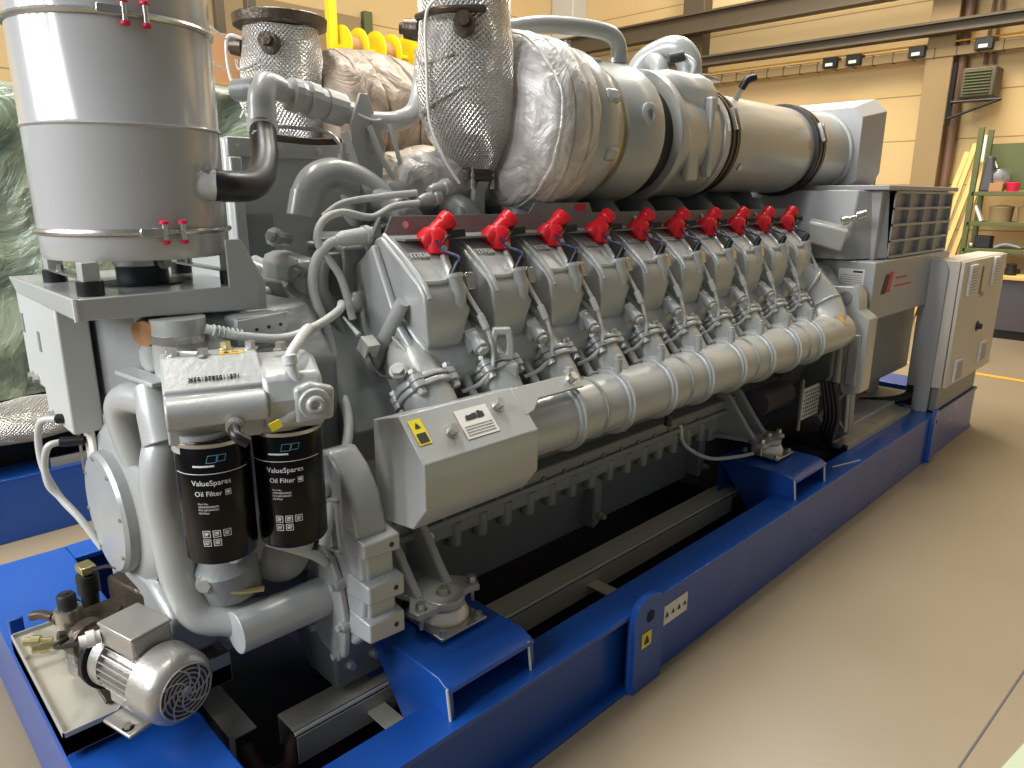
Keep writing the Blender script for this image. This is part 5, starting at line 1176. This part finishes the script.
    B().tube([(-0.60,1.38,1.60),(-0.62,1.30,1.59),(-0.62,1.22,1.56),(-0.62,1.12,1.575),(-0.61,1.05,1.55),(-0.60,1.03,1.49),(-0.58,1.08,1.40),(-0.56,1.10,1.28)],0.011,14,smooth=8).build('conduit',M_,ENG)
    B().tube([(-0.64,1.40,1.63),(-0.66,1.30,1.62),(-0.70,1.18,1.60),(-0.72,1.12,1.56)],0.011,14,smooth=8).build('conduit',M_,ENG)
    for z,y in ((1.605,1.40),(1.635,1.44)): B().lathe((-0.60,y-0.02,z),(0,1,0.2),[(0,0.014),(0.02,0.020),(0.05,0.020),(0.055,0.026),(0.075,0.026),(0.08,0.018)],18).build('cable_plug','cast',ENG)
    B().tube([(-0.50,0.66,1.315),(-0.47,0.74,1.29),(-0.46,0.84,1.275),(-0.46,0.93,1.295),(-0.50,1.02,1.32),(-0.55,1.06,1.33)],0.0115,14,smooth=8).build('conduit',M_,ENG)
    b = B()
    for k in range(7): b.torus((-0.49+0.002*k,0.675+k*0.010,1.311-0.003*k),(0.1,1,-0.25),0.0115,0.003,18,6)
    b.build('spiral_wrap',M_,ENG)
    B().tube([(-0.46,0.90,1.285),(-0.34,0.84,1.315),(-0.24,0.76,1.31),(-0.20,0.715,1.28),(-0.19,0.725,1.22),(-0.18,0.715,1.175),(-0.195,0.66,1.145)],0.0115,14,smooth=8).build('conduit',M_,ENG)
    for p,d_ in (((-0.46,0.90,1.285),(1,-0.4,0.2)),((-0.20,0.715,1.28),(0.2,0,-1))): B().lathe(p,d_,[(-0.012,0.011),(-0.010,0.016),(0.010,0.016),(0.012,0.011)],16).build('conduit_joint',M_,ENG)
    B().tube([(-0.64,1.08,1.46),(-0.64,1.06,1.36),(-0.60,1.10,1.20),(-0.55,1.09,1.05),(-0.50,1.06,0.95)],0.016,12,smooth=6).build('hose_run','dark_cast',ENG)
    for (x,y,z) in ((-0.72,1.12,1.48),(-0.66,1.10,1.44),(-0.75,1.12,1.36),(-0.68,1.11,1.28)):
        b = B().obox((x,y,z),(0.05,0.06,0.045),(1,0.2,0),(0,1,0)); b.cyl((x,y-0.03,z),(x,y-0.06,z),0.014,n=10); b.build('sensor_block','dark_cast',ENG,bevel=0.005)
    B().xz([(-0.80,1.30),(-0.62,1.28),(-0.62,1.48),(-0.80,1.50)],1.12,1.20).build('end_block','dark_cast',ENG,bevel=0.012)
    # small clutter of unions and pipes between the housing and the first head
    B().tube([(-0.98,1.02,1.42),(-0.86,1.05,1.38),(-0.78,1.08,1.30),(-0.76,1.06,1.20)],0.022,14,smooth=6).build('oil_return_pipe','paint',ENG)
    B().tube([(-0.92,1.00,1.30),(-0.80,0.99,1.27),(-0.68,1.0,1.28),(-0.60,1.0,1.25)],0.016,12,smooth=6).build('oil_return_pipe','cast',ENG)
    for p_,d_ in (((-0.84,1.03,1.50),(0.4,-1,0.2)),((-0.90,1.02,1.22),(0.3,-1,0)),((-0.74,1.04,1.40),(0.6,-0.8,0.1)),((-0.70,1.0,1.16),(0.3,-1,0.2))):
        b = B().lathe(p_,d_,[(-0.05,0.020),(0,0.020),(0,0.028),(0.018,0.028),(0.018,0.016),(0.035,0.014)],8); b.build('union_nut','cast',ENG,angle=25)
    B().hexa([(-0.98,0.98,1.10),(-0.66,0.98,1.10),(-0.66,1.12,1.10),(-0.98,1.12,1.10),(-0.94,1.02,1.46),(-0.72,1.02,1.44),(-0.72,1.12,1.44),(-0.94,1.12,1.46)]).build('thermostat_housing','cast',ENG,bevel=0.03)
    # ground cable and tap below the collector pipe
    B().tube([(-0.47,2.72,0.60),(-0.44,2.74,0.52),(-0.38,2.85,0.45),(-0.32,3.0,0.435),(-0.27,3.06,0.45)],0.009,10,smooth=8).build('ground_cable','hose',ENG)
    B().lathe((-0.47,2.72,0.62),(0.3,0,-1),[(0,0.014),(0.03,0.014),(0.03,0.009),(0.05,0.009)],12).build('cable_lug','bolt',ENG)
    # light control boxes at the far front corner
    for (x0,x1,z0,z1,y) in ((-1.48,-1.275,1.05,1.365,0.47),(-1.27,-1.01,0.97,1.335,0.465)):
        t = thing('junction_box','pale grey sheet metal box below the console, %s' % ('the outer and shorter one' if x0 < -1.4 else 'the inner and longer one'),'box',(x0,y,z0))
        B().box(x0,x1,y,y+0.08,z0,z1).build('box_body','ltgrey',t,bevel=0.006)
        B().box(x0+0.02,x0+0.045,y-0.002,y,z1-0.16,z1-0.10).build('box_label','dark_cast',t)
        for x in (x0+0.06,x0+0.12): B().bolt((x,y,z0+0.02),(0,-1,0),0.012,0.014).build('box_screw','bolt',t)
    # white sensor plate with two looping cables in front of the damper
    t = thing('sensor_bracket','white narrow bracket with two black cable glands left of the round damper housing','bracket',(-1.06,0.50,0.85))
    B().obox((-1.06,0.515,0.945),(0.085,0.01,0.21),(1,0,0),(0,1,0)).build('bracket_sheet','label',t,bevel=0.002)
    B().tube([(-1.115,0.50,1.04),(-1.115,0.50,0.83)],0.004,8,smooth=0).build('bracket_pin','steel',t)
    for z in (1.00,0.93): B().cyl((-1.08,0.505,z),(-1.11,0.45,z),0.014,n=14).build('cable_gland','black',t)
    for k,(z,w) in enumerate(((1.00,0.0),(0.93,0.03))):
        b = B().tube([(-1.11,0.45,z),(-1.15+w,0.42,z-0.01),(-1.18+w,0.41,z-0.07),(-1.17+w,0.41,z-0.16+0.03*k),(-1.12,0.43,0.76),(-1.06,0.46,0.70),(-1.0,0.49,0.62)],0.010,12,smooth=8)
        tag(b.build('sensor_cable','ltgrey'),('outer' if k == 0 else 'inner')+' pale cable looping from the white bracket beside the damper','cable','pale looping cables')
rear_front_details()
turn([o for o in ENG.children if o.name.startswith('filter_head')], (-0.30,0.52,0), radians(-19))

# ================================================================== PRELUBE PUMP UNIT
def pump_unit():
    t = thing('drip_tray','grey folded drip tray overhanging the front of the blue frame','tray',(-0.85,0.4,0.34))
    x0,x1,y0,y1,z0,z1 = -1.13,-0.57,0.252,0.66,0.318,0.38
    B().box(x0,x1,y0,y1,z0,z0+0.05).build('tray_bottom','steel' if False else 'dull',t,bevel=0.001)
    B().box(x0,x1,y0,y0+0.004,z0,z1).build('tray_edge','paint',t); B().box(x0,x0+0.004,y0,y1,z0,z1).build('tray_edge','paint',t)
    B().yz([(y0,z0),(y0,z1),(y0+0.12,z1),(y0+0.14,z1+0.02),(y0+0.17,z1+0.025),(y1,z1+0.025),(y1,z0)],x1-0.004,x1).build('tray_edge','paint',t)
    for x in (-1.0,-0.7): B().box(x,x+0.04,y0+0.02,y1,0.301,z0).build('tray_support','paint',t)
    # motor
    m = thing('electric_motor','small grey electric motor with a spiral slotted fan cover on the drip tray','motor',(-0.45,0.42,0.38))
    a = V((-0.352,0.470,0.502)); e = V((-0.652,0.393,0.502)); d = (e-a).normalized(); L = (e-a).length; s = d.cross(V((0,0,1))).normalized(); u = V((0,0,1))
    R = 0.087
    # fan cover with slotted face
    b = B().lathe(a,d,[(0.0,R-0.024),(0.002,R-0.016),(0.018,R-0.003),(0.03,R),(0.095,R+0.002),(0.10,R-0.004)],48); fc = b.build('fan_cover','alu',m)
    B().lathe(a,-d,[(0.0,0.014),(0.003,0.014),(0.004,0.010)],24).build('cover_hub','alu',fc)
    B().lathe(a-d*0.0002,d,[(0,0.066),(0.001,0.066)],40).build('cover_opening','ink',fc)
    for r_ in (0.022,0.033,0.044,0.055,0.065):
        B().torus(a-d*0.0015,d,r_,0.0024,48,6).build('grille_ring','alu',fc)
    for k in range(8):
        pts = []
        for q in range(7):
            rad = 0.012+0.053*q/6; an = 2*pi*k/8+1.0*q/6; pts.append(a-d*0.002+(s*cos(an)+u*sin(an))*rad)
        B().tube(pts,0.0026,6,smooth=3).build('grille_spoke','alu',fc)
    b = B().cyl(a+d*0.09,a+d*0.25,0.060,n=36); bd = b.build('motor_body','alu',m)
    for k in range(28):
        an = 2*pi*k/28; rr2 = s*cos(an)+u*sin(an)
        B().obox(a+d*0.165+rr2*0.066,(0.14,0.0035,0.018),d,rr2.cross(d)).build('cooling_fin','alu',bd)
    B().lathe(a+d*0.24,d,[(0,0.06),(0.0,0.074),(0.03,0.078),(0.035,0.06)],40).build('end_shield','alu',m)
    B().lathe(a+d*0.277,d,[(0,0.088),(0.016,0.088),(0.018,0.078)],40).build('coupling_flange','black',m)
    tb = B().obox(a+d*0.175+u*0.095-s*0.0,(0.135,0.10,0.055),d,s).build('terminal_box','alu',m,bevel=0.006)
    B().obox(a+d*0.175+u*0.125,(0.14,0.105,0.008),d,s).build('terminal_lid','alu',tb,bevel=0.003)
    p = a+d*0.23+u*0.09+V((0.0,-0.05,0))
    b = B().lathe(p,(-0.2,-1,0),[(0,0.016),(0.012,0.016),(0.012,0.020),(0.03,0.020),(0.03,0.013),(0.045,0.013)],14); b.build('cable_gland','label',m)
    B().tube([p+V((0,-0.04,0)),p+V((-0.03,-0.07,-0.01)),p+V((-0.08,-0.08,-0.03)),p+V((-0.10,-0.05,-0.03))],0.006,8).build('motor_cable','black',m)
    B().obox(a+d*0.16-u*0.088+V((0.03,-0.055,-0.012)),(0.11,0.07,0.01),d,s).build('motor_foot','alu',m,bevel=0.004)
    B().bolt(a+d*0.13+V((0.03,-0.075,-0.097)),(0,0,1),0.010,0.010).build('foot_bolt','bolt',m)
    B().obox(a+d*0.18-u*0.075,(0.12,0.10,0.03),d,s).build('foot_block','alu',m,bevel=0.005)
    # pump, valves
    q = thing('prelube_pump','dark oily pump with valve block and brass fittings on the drip tray','pump',(-0.85,0.42,0.38))
    z = 0.372
    b = B().lathe(a+d*0.295,d,[(0,0.060),(0.03,0.058),(0.035,0.045),(0.08,0.043),(0.085,0.052),(0.12,0.052),(0.125,0.03),(0.14,0.03)],24); b.build('pump_body','oily',q)
    B().obox((-0.86,0.43,0.425),(0.20,0.15,0.105),(1,0.15,0),(0,1,0)).build('valve_block','oily',q,bevel=0.01)
    B().obox((-0.82,0.56,0.47),(0.30,0.10,0.17),(1,0.25,0),(0,1,0)).build('manifold_block','oily',q,bevel=0.012)
    B().box(-0.98,-0.62,0.36,0.60,z,z+0.012).build('pump_base','oily',q,bevel=0.003)
    B().lathe((-0.91,0.365,0.43),(0,0,1),[(0,0.028),(0.004,0.034),(0.085,0.035),(0.09,0.033),(0.088,0.025)],32).build('solenoid_sleeve','steel',q)
    b = B().lathe((-0.91,0.365,0.515),(0,0,1),[(0,0.022),(0.002,0.024),(0.04,0.024),(0.046,0.020),(0.047,0.010)],24); k = b.build('solenoid_cap','rubber',q)
    B().cyl((-0.91,0.365,0.562),(-0.91,0.365,0.566),0.009,n=6).build('cap_screw','chain',k)
    b = B().lathe((-1.0,0.44,0.40),(0,0,1),[(0,0.022),(0.10,0.024),(0.10,0.030),(0.155,0.030),(0.16,0.02)],24); b.build('pressure_switch','rubber',q)
    B().obox((-1.0,0.44,0.575),(0.055,0.04,0.025),(1,0.1,0),(0,1,0)).build('connector_plug','brass',q,bevel=0.004)
    o = B().tube([(-0.97,0.45,0.575),(-0.93,0.50,0.585),(-0.84,0.56,0.56),(-0.76,0.62,0.50)],0.007,8).build('switch_cable','black',q)
    for i,(p_,dd,m_) in enumerate((((-0.98,0.30,0.41),(-0.6,-1,0.1),'brass'),((-0.92,0.31,0.42),(-0.2,-1,0.1),'brass'),((-1.02,0.36,0.43),(-1,-0.2,0.05),'oily'),((-0.80,0.36,0.43),(0.2,-1,0),'steel'),((-1.0,0.40,0.47),(-1,-0.2,0.1),'oily'),((-0.72,0.40,0.47),(0.3,-1,0.3),'steel'),((-0.86,0.36,0.46),(0,-1,0.4),'oily'))):
        b = B().lathe(p_,dd,[(-0.03,0.010),(0,0.010),(0,0.017),(0.022,0.017),(0.022,0.012),(0.04,0.012),(0.042,0.006)],6 if i%2 else 12); b.build('pipe_fitting',m_,q,angle=25)
    b = B().tube([(-1.04,0.35,0.435),(-1.09,0.33,0.43),(-1.12,0.31,0.42)],0.014,10); b.build('pipe_stub','oily',q)
    B().tube([(-0.80,0.34,0.43),(-0.74,0.33,0.43),(-0.70,0.34,0.44)],0.016,12,smooth=4).build('pipe_elbow','steel',q)
    B().prism([(0,0),(0.10,0),(0.06,0.10),(0,0.08)],(-0.80,0.47,0.45),(0.9,-0.4,0),(0,0,1),(0.4,0.9,0),-0.003,0.003).build('pump_bracket','oily',q)
    B().tube([(-0.95,0.56,0.52),(-0.80,0.60,0.50),(-0.60,0.66,0.47)],0.020,12,smooth=6).build('oil_pipe','oily',q)
pump_unit()

# ================================================================== SECOND GENERATOR SET, WRAPPED
def second_set():
    t = thing('wrapped_generator_frame','second blue base frame behind the engine, at the left edge','base frame',(-3.6,0.5,0))
    B().box(-2.80,-2.73,-0.9,6.0,0,0.30).build('side_rail','blue',t,bevel=0.004)
    B().box(-2.95,-2.73,-0.9,6.0,0.30,0.315).build('rail_flange','blue',t,bevel=0.002)
    B().box(-4.4,-2.95,-0.9,6.0,0.0,0.27).build('floor_pan','navy',t)
    B().box(-2.78,-2.765,0.72,1.4,0.315,0.36).build('flange_strip','dull',t)
    # shiny wrapped pipe
    b = B(); P = []
    for k in range(30): P.append((k*0.08, 0.105+0.006*sin(k*1.7)))
    b.lathe((-2.82,-0.3,0.57),(0,1,0.0),P,40); o = b.build('wrapped_pipe','foil'); noisy(o,0.012,9.0,2.0)
    tag(o,'long pipe wrapped in shiny crinkled film above the second blue frame','pipe')
    B().box(-4.2,-2.97,-0.6,3.2,0.27,0.66).build('engine_block','rubber',t,bevel=0.02)
    # tarpaulin: a draped cover over the machine
    bm = bmesh.new(); nx, ny, nz = 16, 48, 26
    bmesh.ops.create_grid(bm, x_segments=1, y_segments=1, size=0.001); bm.clear()
    prof = []
    for k in range(27): prof.append((-2.90-0.03*k/26, 0.66+1.42*k/26))
    for k in range(1,17): prof.append((-2.93-1.3*k/16, 2.10+0.04*sin(k)))
    for k in range(1,14): prof.append((-4.23-0.02*k/13, 2.10-1.4*k/13))
    ys = [-0.6+3.3*j/70 for j in range(71)]
    G = []
    for y in ys:
        row = []
        for (x,z) in prof:
            f = noise.noise(V((y*2.2,z*2.0,x*1.2)))*0.09+noise.noise(V((y*6,z*5,1+x*3)))*0.045+0.03*sin(y*9+z*4)
            sag = 0.14*max(0,(y-1.9))**1.5
            row.append(bm.verts.new((x+f*(1 if z < 2.05 else 0.2), y, z+(f*0.8 if z > 2.05 else 0)+ (0.12*(y-0.8)*0.9 if z > 1.9 else 0) - 0.0*sag)))
        G.append(row)
    for j in range(len(ys)-1):
        for k in range(len(prof)-1): bm.faces.new([G[j][k],G[j+1][k],G[j+1][k+1],G[j][k+1]])
    c0 = bm.verts.new((-3.5,-0.62,1.3)); c1 = bm.verts.new((-3.5,2.72,1.4))
    for k in range(len(prof)-1): bm.faces.new([c0,G[0][k],G[0][k+1]]); bm.faces.new([c1,G[-1][k+1],G[-1][k]])
    for f in bm.faces: f.smooth = True
    bmesh.ops.recalc_face_normals(bm, faces=bm.faces)
    me = bpy.data.meshes.new('tarpaulin'); bm.to_mesh(me); bm.free(); me.materials.append(M['tarp'])
    o = bpy.data.objects.new('tarpaulin', me); COL.objects.link(o)
    tag(o,'crinkled glossy green protective film draped over the machine at the left edge','tarpaulin')
second_set()
def lights():
    w = bpy.data.worlds.new('hall_light'); SC.world = w; w.use_nodes = True
    w.node_tree.nodes['Background'].inputs[0].default_value = srgb((220,228,232)); w.node_tree.nodes['Background'].inputs[1].default_value = 0.22
    def area(name, loc, to, sx, sy, power, rgb):
        l = bpy.data.lights.new(name, 'AREA'); l.shape = 'RECTANGLE'; l.size = sx; l.size_y = sy; l.energy = power; l.color = srgb(rgb)[:3]
        o = bpy.data.objects.new(name, l); COL.objects.link(o); o.location = loc
        o.rotation_euler = (V(to)-V(loc)).to_track_quat('-Z','Y').to_euler(); return o
    for i in range(5): area('window_light', (-5.0+i*1.3, -5.5, 4.6), (-2.0+i*0.3,3,1), 0.45, 3.2, 190, (240,243,248))
    for y in (1.0, 5.0, 9.0): area('roof_light', (-2.5, y, 7.5), (-2.2, y+0.3, 0), 5.0, 0.8, 420, (255,250,240))
    area('hall_lamp', (0.5, 8.0, 7.0), (-1.5, 11.5, 1.5), 6.0, 0.5, 260, (255,230,188))
    area('hall_lamp', (-7.0, 8.0, 7.0), (-7, 11.5, 2), 6.0, 0.5, 70, (255,230,188))
lights()
SC.view_settings.view_transform = 'Standard'; SC.view_settings.look = 'None'; SC.view_settings.gamma = 1
SC.view_settings.exposure = 0.0; SC.view_settings.use_curve_mapping = False
